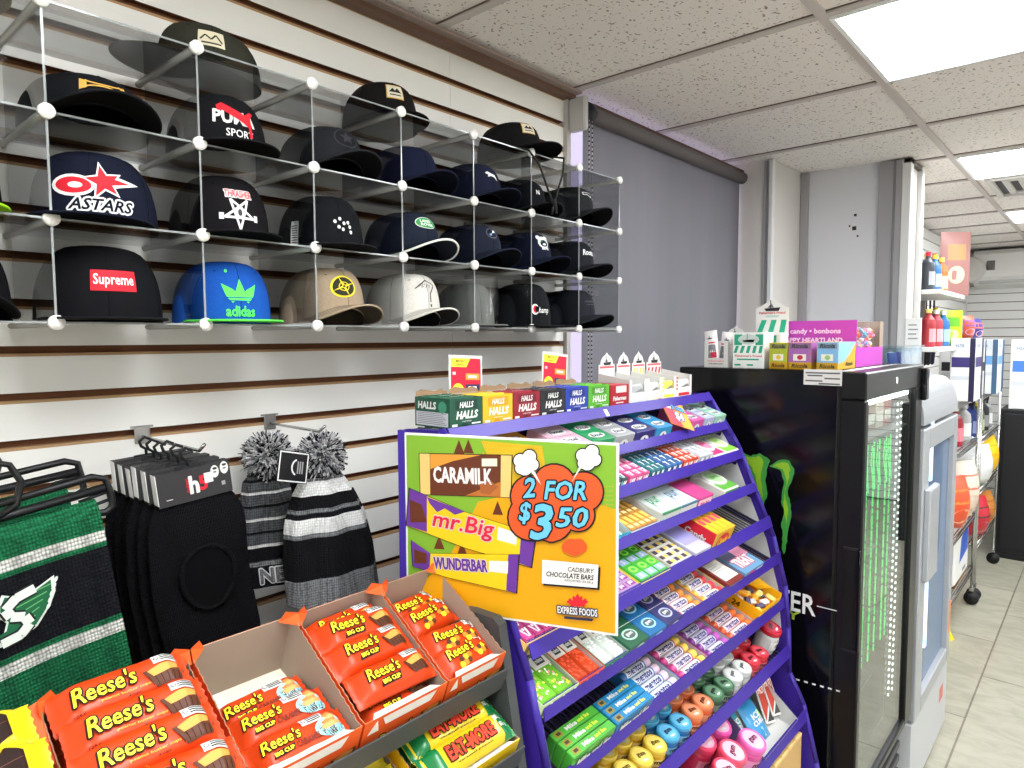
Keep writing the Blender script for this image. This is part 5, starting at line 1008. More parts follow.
# ninth shelf
for i, (x, s, bd, nm) in enumerate([(1.36, .034, (214, 40, 70), 'red-pink gum bottle, front left on the ninth shelf'), (1.425, .050, (226, 60, 90), 'pinkish red gum bottle, front middle on the ninth shelf'), (1.47, .110, (232, 70, 160), 'hot pink gum bottle at the rear of the ninth shelf'), (1.505, .036, (236, 90, 170), 'hot pink gum bottle at the front of the ninth shelf'), (1.39, .110, (226, 50, 90), 'red-pink gum bottle at the rear left of the ninth shelf')]):
    tub(.033, .085, bd, [min(255, v*1.05+20) for v in bd], nm, 'gum bottle', 'pink gum bottles', 8, x, s, 0, top=(236, 170, 200))
otray(8, 1.548, .225, .13, .030, .072, (110, 104, 150), 'grey display tray holding blue bags at the right of the ninth shelf', hf=.030)
def bag(label, x, s, colr, w_=.07, h=.10, rx=-58, rz=0, txt=('ICE', 'CUBES')):
    def f(b, mp): 
        b.text(mp, txt[0], w_*.5, h*.64, w_*.45, h*.14, WHITE, 2, .05); b.text(mp, txt[1], w_*.5, h*.48, w_*.6, h*.12, WHITE, 2, .05); b.ell(mp, w_*.7, h*.62, w_*.13, h*.1, c(150, 220, 130), 1); b.poly(mp, [(w_*.08, h*.12), (w_*.6, h*.10), (w_*.5, h*.34), (w_*.1, h*.38)], c(170, 210, 240), 1)
    bb_ = MB()
    hfun = lambda u, v: .016*(max(0, sin(pi*min(1, max(0, u))))**.6)*(max(0, sin(pi*min(1, max(0, v))))**.5)
    bb_.grid(lambda u, v: (u*w_, -hfun(u, v), v*h), 14, 14, c(*colr, .3, coat=.5)); bb_.grid(lambda u, v: ((1-u)*w_, hfun(1-u, v)*.5, v*h), 14, 14, c(*colr, .3, coat=.5)); f(bb_, lambda u, v, e=0: V((u, -hfun(u/w_, v/h)-.0006-e, v)))
    return tag(put(bb_.build('candy_bag'), 8, x, s, .002, rz, rx), label, 'candy bag', 'blue candy bags')
bag('teal candy bag beside the light blue bag on the ninth shelf', 1.552, .055, (40, 160, 180), .05, .09, -56, 0, ('ICE', 'MINT'))
bag('light blue bag with white lettering on the ninth shelf', 1.604, .030, (60, 160, 220), .080, .098, -58)
for i, x in enumerate((1.692, 1.730)):
    b = MB(); w_, h = .048, .105; b.box(0, w_, -.0015, .0015, 0, h, WHITE); mp = plane((0, -.0015, 0), (1, 0, 0), (0, 0, 1)); b.poly(mp, [(.004, .006), (.044, .05), (.044, .098), (.004, .098)], c(176, 60, 44), 1); b.text(mp, 'HOT', .024, .08, .034, .018, c(246, 226, 214), 2, .05); b.poly(mp, [(.01, .004), (.044, .006), (.044, .04)], c(60, 64, 60), 1)
    tag(put(b.build('candy_packet'), 8, x, .050, .012+.006*i, 0, -52), ['white packet with a rust-red print, left of two at the right of the ninth shelf', 'white packet with a rust-red print, right of two at the right of the ninth shelf'][i], 'candy packet', 'rust-red packets').matrix_world @= Mx.Rotation(rad(16), 4, 'Y')
# crate on the base
tt = thing('wooden_crate', 'pale slatted wooden box at the bottom right of the purple rack', 'crate', (1.56, .575, H-1.14)); PW = c(222, 186, 122, .6, noise=.08, nscale=30)
for q in range(5): b = MB(); b.box(.004+q*.048, .048+q*.048, 0, .20, .088, .100, PW, .002); b.build('slat', tt)
b = MB(); b.box(0, .245, .002, .198, -.42, .088, c(196, 160, 104, .6), .002); b.build('body', tt)

# ------------------------------------------------------------------ bright price sign on the rack's left end
SO = V((.792, .938, 0))*.93; SU = V((cos(rad(-69)), sin(rad(-69)), 0)); SN = SU.cross(V((0, 0, 1)))
def hit(px, py):
    d = fwd+rg2*((px-512)/680.68)-up2*((py-384)/680.68); k = (SO-V((0, 0, SO.z))).dot(SN)/d.dot(SN); p = d*k
    return ((p-SO).dot(SU), p.z)
Z_ = lambda a, b_: hit(390+a/3.938, 410+b_/3.938)
u1, v1 = hit(619, 447); u2, v2 = hit(613, 635); u0, v0 = hit(405, 429)
t = thing('price_sign', 'large green and yellow chocolate bar price sign on the end of the purple rack', 'sign', SO+V((0, 0, H)), (0, 0, rad(-69)))
SW, ST, SB = u1, (v0+v1)/2, v2
b = MB(); b.box(u0, SW, -.002, .002, SB, ST, WHITE); mq_ = plane((0, -.002, 0), (1, 0, 0), (0, 0, 1)); mp = lambda u, v, e=0: mq_(u, v, e*.5); mb = .0035
BG, OR, YD = c(116, 162, 44, .45), c(212, 152, 10, .45), c(192, 164, 30, .45)
b.rect(mp, u0+mb, SW-mb, SB+mb, ST-mb, OR, 1)
P = [Z_(*q) for q in ((700, 330), (480, 330), (350, 360), (290, 480), (210, 620))]
b.poly(mp, [(u0+mb, ST-mb), (u0+mb, Z_(60, 700)[1])]+P[::-1]+[(SW-mb, Z_(885, 390)[1]), (SW-mb, ST-mb)], BG, 2)
b.poly(mp, [Z_(*q) for q in ((360, 120), (440, 300), (470, 330), (620, 260), (600, 140))], YD, 3)
for i in range(16):
    for j in range(9): u, v = Z_(370+i*15+(j % 2)*7, 130+j*20+i*1.5); b.ell(mp, u, v, .0017, .0017, OR, 4, 6)
for i in range(8):
    for j in range(12): u, v = Z_(800+i*11, 300+j*18); b.ell(mp, u, v, .0012, .0012, c(190, 150, 30), 3, 6)
K_ = c(24, 20, 20, .5)
def pz(pts, m, l, grow=0):
    q = [Z_(*p) for p in pts]
    if grow: cx, cy = sum(p[0] for p in q)/len(q), sum(p[1] for p in q)/len(q); q = [(cx+(x-cx)*(1+grow), cy+(y-cy)*(1+grow*1.6)) for x, y in q]
    b.poly(mp, q, m, l)
def tz(s, x0, y0, x1, y1, hh, m, l, **kw):
    (ua, va), (ub, vb) = Z_(x0, y0), Z_(x1, y1); um, vm = (ua+ub)/2, (va+vb)/2; _, vt = Z_((x0+x1)/2, (y0+y1)/2-hh/2); 
    _, vq = Z_((x0+x1)/2, (y0+y1)/2+hh/2); b.text(mp, s, um, vm, sqrt((ub-ua)**2+(vb-va)**2), abs(vt-vq), m, l, rot=atan2(vb-va, ub-ua), **kw)
PP, YB2, BR2, CRM = c(96, 50, 140, .4), c(220, 186, 26, .4), c(92, 44, 24, .4), c(206, 180, 108, .4)
for (a, d_) in ((268, 120), (305, 118), (190, 495), (420, 360), (280, 520)): pz([(a-14, d_+50), (a+6, d_-4), (a+28, d_+52)], BR2, 4)
q = [(120, 170), (482, 178), (478, 342), (124, 330)]; pz(q, K_, 5, .02); pz(q, BR2, 6); pz([(120, 170), (160, 171), (162, 331), (124, 330)], CRM, 7); pz([(440, 177), (482, 178), (478, 342), (438, 341)], CRM, 7); pz([(162, 172), (360, 176), (250, 200), (162, 232)], c(206, 140, 50), 7); pz([(300, 335), (440, 280), (438, 341)], c(170, 100, 40), 7)
tz('CARAMILK', 175, 252, 405, 262, 62, WHITE, 8, bold=.04); pz([(365, 190), (425, 190), (425, 220), (365, 220)], c(210, 226, 190), 8); pz([(356, 290), (400, 278), (430, 300), (395, 332), (360, 325)], c(150, 84, 40), 8)
q = [(82, 308), (300, 400), (576, 488), (558, 616), (300, 540), (70, 452)]; pz(q, K_, 9, .02); pz(q, YB2, 10); pz([(82, 308), (150, 335), (150, 478), (70, 452)], PP, 11); pz([(150, 340), (300, 398), (260, 410), (220, 385), (190, 400), (160, 365)], PP, 11); pz([(520, 472), (576, 488), (558, 616), (512, 600)], PP, 11); pz([(82, 350), (130, 370), (150, 440), (85, 440)], BR2, 12)
tz('mr.Big', 172, 432, 415, 478, 84, c(206, 24, 60), 12, bold=.015, shear=.15, out=WHITE, ow=.10); pz([(430, 458), (505, 482), (500, 528), (426, 508)], WHITE, 11)
q = [(90, 510), (165, 562), (510, 566), (500, 716), (230, 655), (96, 612)]; pz(q, K_, 13, .02); pz(q, YB2, 14); pz([(90, 510), (165, 562), (160, 632), (96, 612)], PP, 15); pz([(470, 566), (510, 566), (500, 716), (462, 706)], PP, 15); pz([(100, 545), (150, 560), (150, 600), (102, 600)], BR2, 16)
tz('WUNDERBAR', 178, 598, 388, 612, 46, PP, 16, bold=.05, out=WHITE, ow=.12); pz([(395, 590), (470, 592), (468, 640), (394, 632)], WHITE, 16)
RO = c(214, 80, 34, .45)
bl = [(560, 335, 78), (650, 295, 82), (765, 320, 76), (745, 410, 62), (640, 430, 82), (560, 420, 88), (640, 380, 100), (640, 470, 44)]
for gr, mm, l in ((7, K_, 17), (0, RO, 18)):
    for i_, (x, y, r) in enumerate(bl): pz([(x+(r+gr)*cos(a), y+(r+gr)*sin(a)) for a in (2*pi*i/22 for i in range(22))], mm, l+.09*i_)
for x, y in ((540, 205), (785, 185)):
    for gr, mm, l in ((5, K_, 19), (0, WHITE, 20)):
        for i_, (dx, dy, r) in enumerate(((-22, -8, 26), (14, -24, 26), (26, 8, 24), (-4, 20, 30), (-20, 22, 22))): pz([(x+dx+(r+gr)*cos(a), y+dy+(r+gr)*sin(a)) for a in (2*pi*i/14 for i in range(14))], mm, l+.15*i_)
pz([(550, 228), (600, 292), (575, 240)], WHITE, 21); pz([(770, 205), (720, 280), (755, 210)], WHITE, 21)
CB_ = c(98, 178, 222, .45)
tz('2', 524, 305, 578, 300, 76, CB_, 22, bold=.03, shear=.3, out=K_, ow=.16); tz('FOR', 610, 312, 775, 314, 74, CB_, 22, bold=.03, shear=.25, out=K_, ow=.16)
tz('$', 512, 402, 562, 402, 84, CB_, 24, bold=.03, shear=.25, out=K_, ow=.16); tz('3', 552, 436, 650, 436, 138, CB_, 26, bold=.03, shear=.25, out=K_, ow=.10); tz('50', 655, 418, 785, 420, 78, CB_, 24, bold=.03, shear=.25, out=K_, ow=.16)
pz([(690+50*cos(a)+40, 535+34*sin(a)*(1+.1*sin(5*a))) for a in (2*pi*i/24 for i in range(24))], RO, 17)
pz([(612, 595), (832, 615), (828, 704), (608, 686)], K_, 17); pz([(604, 585), (824, 605), (820, 696), (602, 678)], WHITE, 18)
tz('CADBURY', 704, 622, 808, 630, 18, K_, 20, bold=.02, shear=.2); tz('CHOCOLATE BARS', 620, 640, 806, 656, 20, K_, 20, bold=.03, shear=.2); tz('ASSORTED 52-58 g', 690, 666, 804, 676, 11, K_, 20, shear=.2)
lf = [(0, 1), (.18, .55), (.45, .7), (.4, .2), (.75, .45), (.8, .2), (1, .1), (.6, -.3), (.65, -.5), (.08, -.4), (.05, -.8), (-.05, -.8), (-.08, -.4), (-.65, -.5), (-.6, -.3), (-1, .1), (-.8, .2), (-.75, .45), (-.4, .2), (-.45, .7), (-.18, .55)]
pz([(742+44*x, 752-36*y) for x, y in lf], c(206, 30, 46), 18); tz('EXPRESS FOODS', 664, 780, 820, 795, 28, WHITE, 20, bold=.03, out=c(30, 40, 90), ow=.3); pz([(690, 806), (805, 816), (800, 826), (690, 816)], c(40, 40, 70), 20)
b.build('panel', t)
b = MB(); b.box(u0-.012, u0-.0005, -.004, .004, SB+.02, ST+.004, PUR); b.build('mounting_strip', t)
# ------------------------------------------------------------------ black drinks fridge
BK = c(8, 8, 11, .14); BK2 = c(14, 14, 16, .3); SIL = c(172, 174, 178, .4, .5); FT = H-.09
GLASS = clear('fridge_glass', (226, 232, 230), .05, .01)
t = thing('drinks_fridge', 'black glass-door drinks fridge with a green clawed emblem on its side', 'fridge', (0, 0, 0)); x0, x1 = 1.91, 2.60
b = MB()
for a in ((x0, x0+.035, .54, 1.0, .06, FT), (x1-.035, x1, .54, 1.0, .06, FT), (x0+.035, x1-.035, .96, 1.0, .06, FT), (x0+.035, x1-.035, .54, .96, FT-.04, FT), (x0+.035, x1-.035, .54, .96, .06, .28)): b.box(*a, BK, .003)
def onX(px, py, X):
    d = fwd+rg2*((px-512)/680.68)-up2*((py-384)/680.68); k = X/d.x; return (1.0-d.y*k, d.z*k+H)
mp = plane((x0, 1.0, 0), (0, -1, 0), (0, 0, 1)); G1, G2 = c(60, 140, 60, .4), c(134, 178, 40, .4)
def claw(pts, l, m, s=0):
    g = random.Random(4); P = []
    for (a, b_), (a2, b2) in zip(pts, pts[1:]+pts[:1]):
        n = max(1, int(sqrt((a2-a)**2+(b2-b_)**2)/12))
        P += [(a+(a2-a)*i/n+(g.uniform(-3, 3) if i else 0), b_+(b2-b_)*i/n+(g.uniform(-3, 3) if i else 0)) for i in range(n)]
    q = [onX(680+a/3.657, 360+b_/3.657, x0) for a, b_ in P]
    b.poly(mp, q, m, l)
claw([(160, 350), (205, 330), (258, 352), (292, 340), (330, 368), (318, 400), (312, 440), (320, 490), (300, 540), (306, 600), (290, 640), (285, 560), (270, 480), (262, 420), (240, 380)], 1, G1)
claw([(200, 345), (258, 356), (290, 350), (306, 372), (300, 400), (296, 440), (304, 490), (288, 540), (282, 480), (276, 420), (256, 384)], 2, G2)
claw([(326, 388), (344, 378), (372, 364), (400, 368), (418, 398), (410, 440), (394, 480), (402, 520), (408, 556), (398, 610), (392, 650), (380, 712), (372, 690), (376, 640), (370, 610), (380, 560), (370, 520), (376, 470), (380, 440), (366, 402)], 1, G1)
claw([(340, 389), (372, 374), (396, 378), (404, 400), (396, 440), (384, 478), (390, 520), (396, 556), (388, 600), (382, 560), (378, 520), (384, 470), (390, 440), (376, 400)], 2, G2)
claw([(-20, 330), (40, 320), (90, 345), (120, 340), (150, 372), (140, 420), (146, 480), (130, 540), (120, 600), (112, 540), (100, 470), (90, 410), (60, 380)], 1, G1)
(ua, va), (ub, vb) = onX(789, 600, x0), onX(816, 604, x0); pw = (ub-ua)/2; b.text(mp, 'MONSTER', ub-pw*3.9, (va+vb)/2-.004, pw*7.8, .058, c(222, 222, 222, .5), 1, .02); b.text(mp, 'ENERGY', onX(797, 616, x0)[0]-.105, onX(797, 616, x0)[1], .23, .026, c(150, 176, 50, .5), 1, .01)
b.line(mp, [onX(817, 606, x0), onX(837, 611, x0)], .003, c(200, 200, 200), 1)
for q in range(7): ua, va = onX(788+q*8, 677+q*2.2, x0); b.rect(mp, ua, ua+.010, va-.0025, va+.0025, c(220, 220, 220), 1)
b.build('body', t)
s = MB(); s.box(x0-.0008, x0, 0, 1, 0, 1, WHITE) if False else None
ua, va = onX(804, 369, x0); ub, vb = onX(842, 386, x0); s = MB(); s.rect(mp, ua, ub, vb, va, c(214, 214, 210), 3)
for q, (f0, f1) in enumerate(((.05, .95), (.1, .5), (.55, .95), (.05, .5), (.4, .95))): s.rect(mp, ua+(ub-ua)*f0, ua+(ub-ua)*f1, va-(va-vb)*(.18+.17*q)-.004, va-(va-vb)*(.18+.17*q), c(90, 90, 92), 4)
s.build('notice_label', t)
b = MB(); b.box(x0+.035, x1-.035, .545, .955, .28, .284, c(60, 60, 64)); b.box(x0+.036, x0+.04, .55, .955, .284, FT-.05, c(46, 46, 50, .5)); b.box(x1-.04, x1-.036, .55, .955, .284, FT-.05, c(46, 46, 50, .5)); b.box(x0+.04, x1-.04, .95, .954, .284, FT-.05, c(40, 40, 44)); b.build('liner', t)
d = MB()
for a in ((x0, x1, .472, .535, FT-.075, FT-.002), (x0, x0+.03, .472, .535, .36, FT-.075), (x1-.095, x1, .472, .535, .36, FT-.075), (x0+.03, x1-.095, .472, .535, .36, .385)): d.box(*a, BK2, .004)
d.box(x0+.003, x1-.003, .534, .541, .36, FT-.004, c(8, 8, 9, .7)) if False else [d.box(*a, c(8, 8, 9, .7)) for a in ((x0+.003, x0+.03, .534, .542, .36, FT-.004), (x1-.03, x1-.003, .534, .542, .36, FT-.004), (x0+.03, x1-.03, .534, .542, FT-.04, FT-.004))]
door = d.build('door', t)
d = MB(); d.box(x0+.03, x1-.095, .482, .487, .385, FT-.075, GLASS); d.build('glass_pane', door)
d = MB(); zz1, zz0 = H-.56, H-.83; d.box(x0-.0015, x0+.002, .486, .515, zz0, zz1, c(6, 6, 7, .5), .001); d.tube([(x0+.004, .478, zz1+.004), (x0-.006, .474, zz1-.004), (x0-.006, .474, zz0+.004), (x0+.004, .478, zz0-.004)], .004, BK, 8); d.box(x0-.003, x0, .480, .516, zz1, zz1+.006, c(40, 40, 44, .3)); d.box(x0-.003, x0, .480, .516, zz0-.006, zz0, c(40, 40, 44, .3)); d.build('handle', door)  # the grip's recess shade and highlights are coloured boxes beside the tube
d = MB(); d.box(x1-.03, x1+.012, .455, .474, FT-.12, FT-.015, BK, .004); d.build('hinge', door); d = MB(); d.box(x0+.31, x0+.325, .468, .473, FT-.048, FT-.028, WHITE, .003); d.build('clip', door)
g = MB()
for q in range(5): g.box(x0+.01, x1-.01, .50, .53, .09+.05*q, .115+.05*q, c(60, 60, 64, .4), .003)
g.box(x0, x1, .51, .545, .06, .35, BK2); g.build('grille', t)
GLED = c(5, 222, 92, .4, emit=1.5); WLED = c(236, 246, 240, .4, emit=3.0)
for i, (lx, ly) in enumerate(((2.06, .502), (2.13, .502), (2.20, .504), (2.27, .502), (2.33, .504))):
    g = MB(); rg = random.Random(i); z = H-.30
    while z > H-.93: L_ = rg.uniform(.008, .03); g.box(lx-.003, lx+.003, ly-.0015, ly+.0015, z-L_, z, GLED); z -= L_+rg.uniform(.002, .008)
    for q in range(2): g.tube([(lx-.02+.024*q, ly, H-.31-.03*(q % 2)), (lx-.012+.024*q, ly+.004, H-.36+.02*(q % 2)), (lx-.004+.024*q, ly, H-.41-.03*(q % 2))], .0016, GLED, 5)
    g.build('green_light_strip', t)
g = MB()
for col_ in (2.40, 2.45):
    for q in range(46): g.box(col_-.005, col_+.005, .500, .504, H-1.16+q*.021, H-1.153+q*.021, WLED)
g.build('light_dots', t)
g = MB(); g.box(x0+.06, x1-.12, .490, .498, FT-.094, FT-.084, c(236, 246, 240, .4, emit=14.0)); g.box(x0+.06, x1-.12, .50, .535, FT-.084, FT-.078, BK2); g.build('added_lamp', t)  # white tube added at the door top to brighten the fridge inside
for z in (.52, .74, .96, 1.18, 1.38):
    g = MB(); g.box(x0+.042, x1-.10, .495 if z > 1.3 else .57, .945, z-.006, z, c(150, 152, 154, .4, .6)); g.build('shelf', t)
can0 = None
def can(x, y, z, cl, lb):
    b = MB(); b.lathe([(.0, 0), (.024, 0), (.029, .006), (.029, .140), (.024, .150), (.022, .153), (0, .151)], c(*cl, .3, .5), 16); q = lambda u, v, e=0: V((.0295*sin(u/.0295)*(1+e*30), -.0295*cos(u/.0295)*(1+e*30), v)); 
    for k in (-1, 0, 1): b.poly(q, [(k*.009-.003, .120), (k*.009+.003, .118), (k*.009+.002, .05-.01*abs(k)), (k*.009, .045)], c(70, 230, 110), 1)
    tag(b.build('drink_can', None, (x, y, z)), lb, 'drink can', 'cans in the black fridge')
for r_, (z, cl, nm) in enumerate(((.741, (20, 22, 22), 'black'), (.961, (24, 30, 28), 'dark green'), (1.181, (20, 22, 24), 'black'))):
    for q in range(7): can(1.995+q*.078, .61, z, cl, '%s drink can, %s from the left on the %s shelf inside the black fridge' % (nm, ORD[q], ['lower', 'middle', 'upper'][r_]))
for q in range(5):
    b = MB(); b.box(0, .09, 0, .12, 0, .085, c(*[(176, 60, 50), (226, 214, 200), (120, 70, 50), (196, 176, 160), (160, 50, 46)][q], .5), .003); F = plane((0, 0, 0), (1, 0, 0), (0, 0, 1)); b.rect(F, .01, .08, .02, .05, c(236, 230, 220), 1)
    tag(b.build('snack_carton', None, (1.97+q*.096, .530, 1.381)), '%s snack carton on the top shelf inside the black fridge' % ['brick red', 'cream', 'brown', 'beige', 'dark red'][q], 'carton', 'cartons in the black fridge')
# ------------------------------------------------------------------ goods on top of the fridge (their fronts face the aisle end, -X)
FG = 'candy boxes on top of the black fridge'
def fbox(name, label, X, y0, y1, h, dep, colr, art, cat='candy box'):
    w_ = y0-y1; b = MB(); b.box(0, w_, 0, dep, 0, h, c(*colr, .45, coat=.2), .001); art(b, *boxmaps(0, w_, 0, dep, 0, h), w_, dep, h)
    return tag(b.build(name, None, (X, y0, FT+.0005), (0, 0, rad(-90))), label, cat, FG)
def open_white(name, label, X, y0, y1, h, dep, fill, hdr, bags):
    tt = thing(name, label, 'candy carton', (X, y0, FT+.0005), (0, 0, rad(-90)), FG); w_ = y0-y1; b = MB(); b.box(0, w_, 0, dep, 0, .001, WHITE); b.box(0, w_, dep-.001, dep, .001, h, WHITE)
    for xx in (0, w_-.001): sidepoly(b, [(0, .001), (dep, .001), (dep, h*1.02), (0, h)], xx, xx+.001, WHITE)
    m = plane((0, 0, 0), (1, 0, 0), (0, 0, 1)); b.box(.001, w_-.001, 0, .001, .001, h*.35, WHITE)
    for u0, u1 in ((.001, w_*.16), (w_*.84, w_-.001)): b.box(u0, u1, 0, .001, h*.35, h, WHITE)
    b.text(m, "Fisherman's", w_*.5, h*.24, w_*.7, h*.06, c(216, 80, 90), 2, .03); b.text(m, "FRIEND", w_*.5, h*.13, w_*.6, h*.05, c(60, 60, 60), 2, .03); b.build('carton', tt)
    if hdr: g = MB(); header(g, .003, w_-.006, dep, h*.5, hdr, c(214, 200, 204), dep+.001); g.build('header_card', tt)
    for q in range(bags):
        g_ = MB(); bw, bh = w_*.56, h*1.35
        f = lambda u, v: .010*max(0, sin(pi*u))**.5*max(0, sin(pi*v))**.5
        g_.grid(lambda u, v: (u*bw, -f(u, v), v*bh), 8, 8, c(226, 224, 224, .35)); g_.grid(lambda u, v: ((1-u)*bw, .002, v*bh), 2, 2, c(226, 224, 224, .35)); m2 = lambda u, v, e=0: V((u, -f(u/bw, v/bh)-.0005-e, v))
        g_.rect(m2, bw*.1, bw*.9, bh*.62, bh*.66, c(206, 60, 80), 1, 4); ship(g_, m2, bw*.5, bh*.78, bw*.4); g_.rect(m2, bw*.12, bw*.88, bh*.2, bh*.58, c(120, 122, 126), 1, 5); g_.rect(m2, bw*.5, bw*.9, bh*.2, bh*.36, c(196, 30, 70), 2, 3)
        g_.build('lozenge_bag', tt, (w_*(.06+.36*q), .008+.016*q, .003), (rad(-5), rad(-8+14*q), 0))
    return tt
open_white('lozenge_carton', 'open white carton with lozenge bags at the rear of the fridge top', 1.945, .935, .862, .078, .055, None, 0, 2)
tt = open_white('lozenge_carton', 'white lozenge carton with a pointed header, behind the open one on the fridge top', 2.012, .930, .850, .075, .055, None, .125, 0)
def mint(b, F, Tm, Lm, w_, d, h):
    GR = c(40, 160, 124, .5)
    b.rect(F, 0, w_, 0, h, c(232, 236, 232), 1)
    for q in range(5): b.poly(F, [(w_*(.02+.2*q), h*.42), (w_*(.12+.2*q), h*.42), (w_*(.2+.19*q), h*.62), (w_*(.1+.19*q), h*.62)], GR, 2)
    b.ell(F, w_*.5, h*.80, w_*.34, h*.14, c(190, 206, 200), 3); b.rect(F, w_*.04, w_*.3, h*.64, h*.94, GR, 2); b.rect(F, w_*.72, w_*.96, h*.64, h*.94, GR, 2); ship(b, F, w_*.5, h*.80, w_*.4)
    b.text(F, "Fisherman's Friend", w_*.5, h*.34, w_*.86, h*.07, c(206, 60, 80), 3, .03); b.rect(F, w_*.14, w_*.84, h*.22, h*.26, GR, 3)
    for q in (.06, .46): b.rect(F, w_*q, w_*(q+.2), h*.06, h*.11, GR, 3)
fbox('lozenge_box', 'white and mint green striped lozenge box on the fridge top', 1.945, .845, .752, .104, .07, (232, 234, 230), mint)
tt = thing('lozenge_carton', 'tall mint-striped header carton behind the striped box on the fridge top', 'candy carton', (2.035, .838, FT+.0005), (0, 0, rad(-90)), FG); g = MB(); g.box(0, .10, 0, .06, 0, .10, WHITE, .001); m = plane((0, 0, 0), (1, 0, 0), (0, 0, 1)); GR = c(40, 160, 124, .5)
for q in range(4): g.rect(m, .03+q*.016, .039+q*.016, .07, .095, GR, 1)
g.build('carton', tt); g = MB(); P = [(0, .09), (.10, .09), (.10, .178), (.085, .184), (.05, .206), (.015, .184), (0, .178)]; n = 7; g.add([(p, .0605, q) for p, q in P]+[(p, .0615, q) for p, q in P], [tuple(range(n)), tuple(range(n, 2*n))[::-1]]+[(i, (i+1) % n, n+(i+1) % n, n+i) for i in range(n)], WHITE); m = plane((0, .0605, 0), (1, 0, 0), (0, 0, 1))
ship(g, m, .05, .180, .05); g.text(m, "Fisherman's Friend", .05, .164, .08, .008, c(206, 60, 80), 2, .03); g.rect(m, .03, .07, .150, .156, c(160, 196, 186), 1)
for q in range(3): g.poly(m, [(.004+q*.034, .104), (.020+q*.034, .104), (.034+q*.03, .142), (.018+q*.03, .142)], GR, 1)
g.build('header_card', tt)
def rico(name_c, fruit):
    def f(b, F, Tm, Lm, w_, d, h):
        YY = c(226, 178, 24, .45); A = c(*name_c, .45)
        b.rect(F, w_*.02, w_*.98, h*.26, h*.99, A, 1); b.rect(F, w_*.06, w_*.94, h*.76, h*.95, c(*[x_*.5+50 for x_ in name_c]), 2); b.text(F, 'Ricola', w_*.5, h*.86, w_*.7, h*.15, c(50, 50, 50), 3, .05, .2); b.rect(F, w_*.22, w_*.78, h*.32, h*.56, c(230, 230, 214), 2); b.ell(F, w_*.52, h*.44, w_*.13, h*.09, c(*fruit), 3, 12)
        b.rect(F, w_*.06, w_*.94, h*.04, h*.22, c(196, 150, 30), 1); b.text(F, 'Ricola', w_*.5, h*.13, w_*.7, h*.14, c(60, 50, 30), 2, .05, .2)
        S = plane((w_, 0, 0), (0, 1, 0), (0, 0, 1)); b.poly(S, [(0, h*.22), (d*.35, h*.30), (d*.7, h*.62), (d, h), (0, h)], A, 1); b.text(S, 'Ricola', d*.62, h*.2, d*.4, h*.14, c(60, 50, 30), 2, .05, .2)
    return f
fbox('lozenge_box', 'yellow and green herb lozenge box on the fridge top', 1.945, .738, .686, .074, .085, (226, 178, 24), rico((170, 180, 50), (230, 190, 60)))
fbox('lozenge_box', 'yellow and purple herb lozenge box on the fridge top', 1.945, .684, .622, .075, .105, (226, 178, 24), rico((160, 100, 170), (190, 40, 70)))
fbox('lozenge_box', 'yellow and blue herb lozenge box nearest the fridge corner', 1.945, .608, .553, .076, .165, (226, 178, 24), rico((130, 180, 220), (150, 190, 120)))
# large pink candy carton
tt = thing('candy_carton', 'large magenta candy carton with clear bags on the fridge top', 'candy carton', (2.13, .845, FT+.0005), (0, 0, rad(-90)), FG); MG = c(184, 66, 176, .45); w_, d, h = .288, .30, .138
b = MB(); b.box(0, w_, 0, .0015, 0, h, MG); b.box(0, w_, d-.0015, d, 0, h, CARD); b.box(0, .0015, .0015, d-.0015, 0, h, MG); b.box(.0015, w_-.0015, .0015, d, 0, .0015, CARD)
b.box(w_-.0015, w_, .0015, d-.0015, .0015, h*.42, MG); b.box(w_-.0015, w_, d-.04, d-.0015, h*.42, h, CARD); m = plane((0, 0, 0), (1, 0, 0), (0, 0, 1))
b.text(m, 'candy • bonbons', w_*.60, h*.76, w_*.50, h*.14, c(244, 214, 240), 2, .03); b.text(m, 'HAPPY HEARTLAND', w_*.56, h*.58, w_*.62, h*.10, c(244, 214, 240), 2, .05); b.ell(m, w_*.20, h*.70, .016, .016, c(226, 150, 220), 1); b.ell(m, w_*.20, h*.70, .011, .010, MG, 2)
b.build('carton', tt); g = random.Random(3)
CBG = clear('candy_bag_film', (246, 246, 246), .06, .1)
for q in range(4):
    bb = MB(); X0, Y0 = w_-.030, .012+q*.062; bb.grid(lambda u, v: (X0+.020*sin(pi*u), Y0+u*.058, .004+v*.136+.004*sin(u*30)*(v > .9)), 10, 6, CBG)
    for k in range(38): bb.lathe([(0, -.008), (.0075, -.003), (.0075, .003), (0, .008)], c(*[(226, 90, 80), (240, 170, 60), (220, 120, 170), (240, 230, 220), (110, 170, 200), (150, 90, 160)][g.randrange(6)], .3), 7, Mx.Translation((X0+.001+.010*g.random(), Y0+.008+.042*g.random(), .012+.104*g.random())) @ Mx.Rotation(g.random()*3, 4, 'X'))
    bb.build('candy_bag', tt)
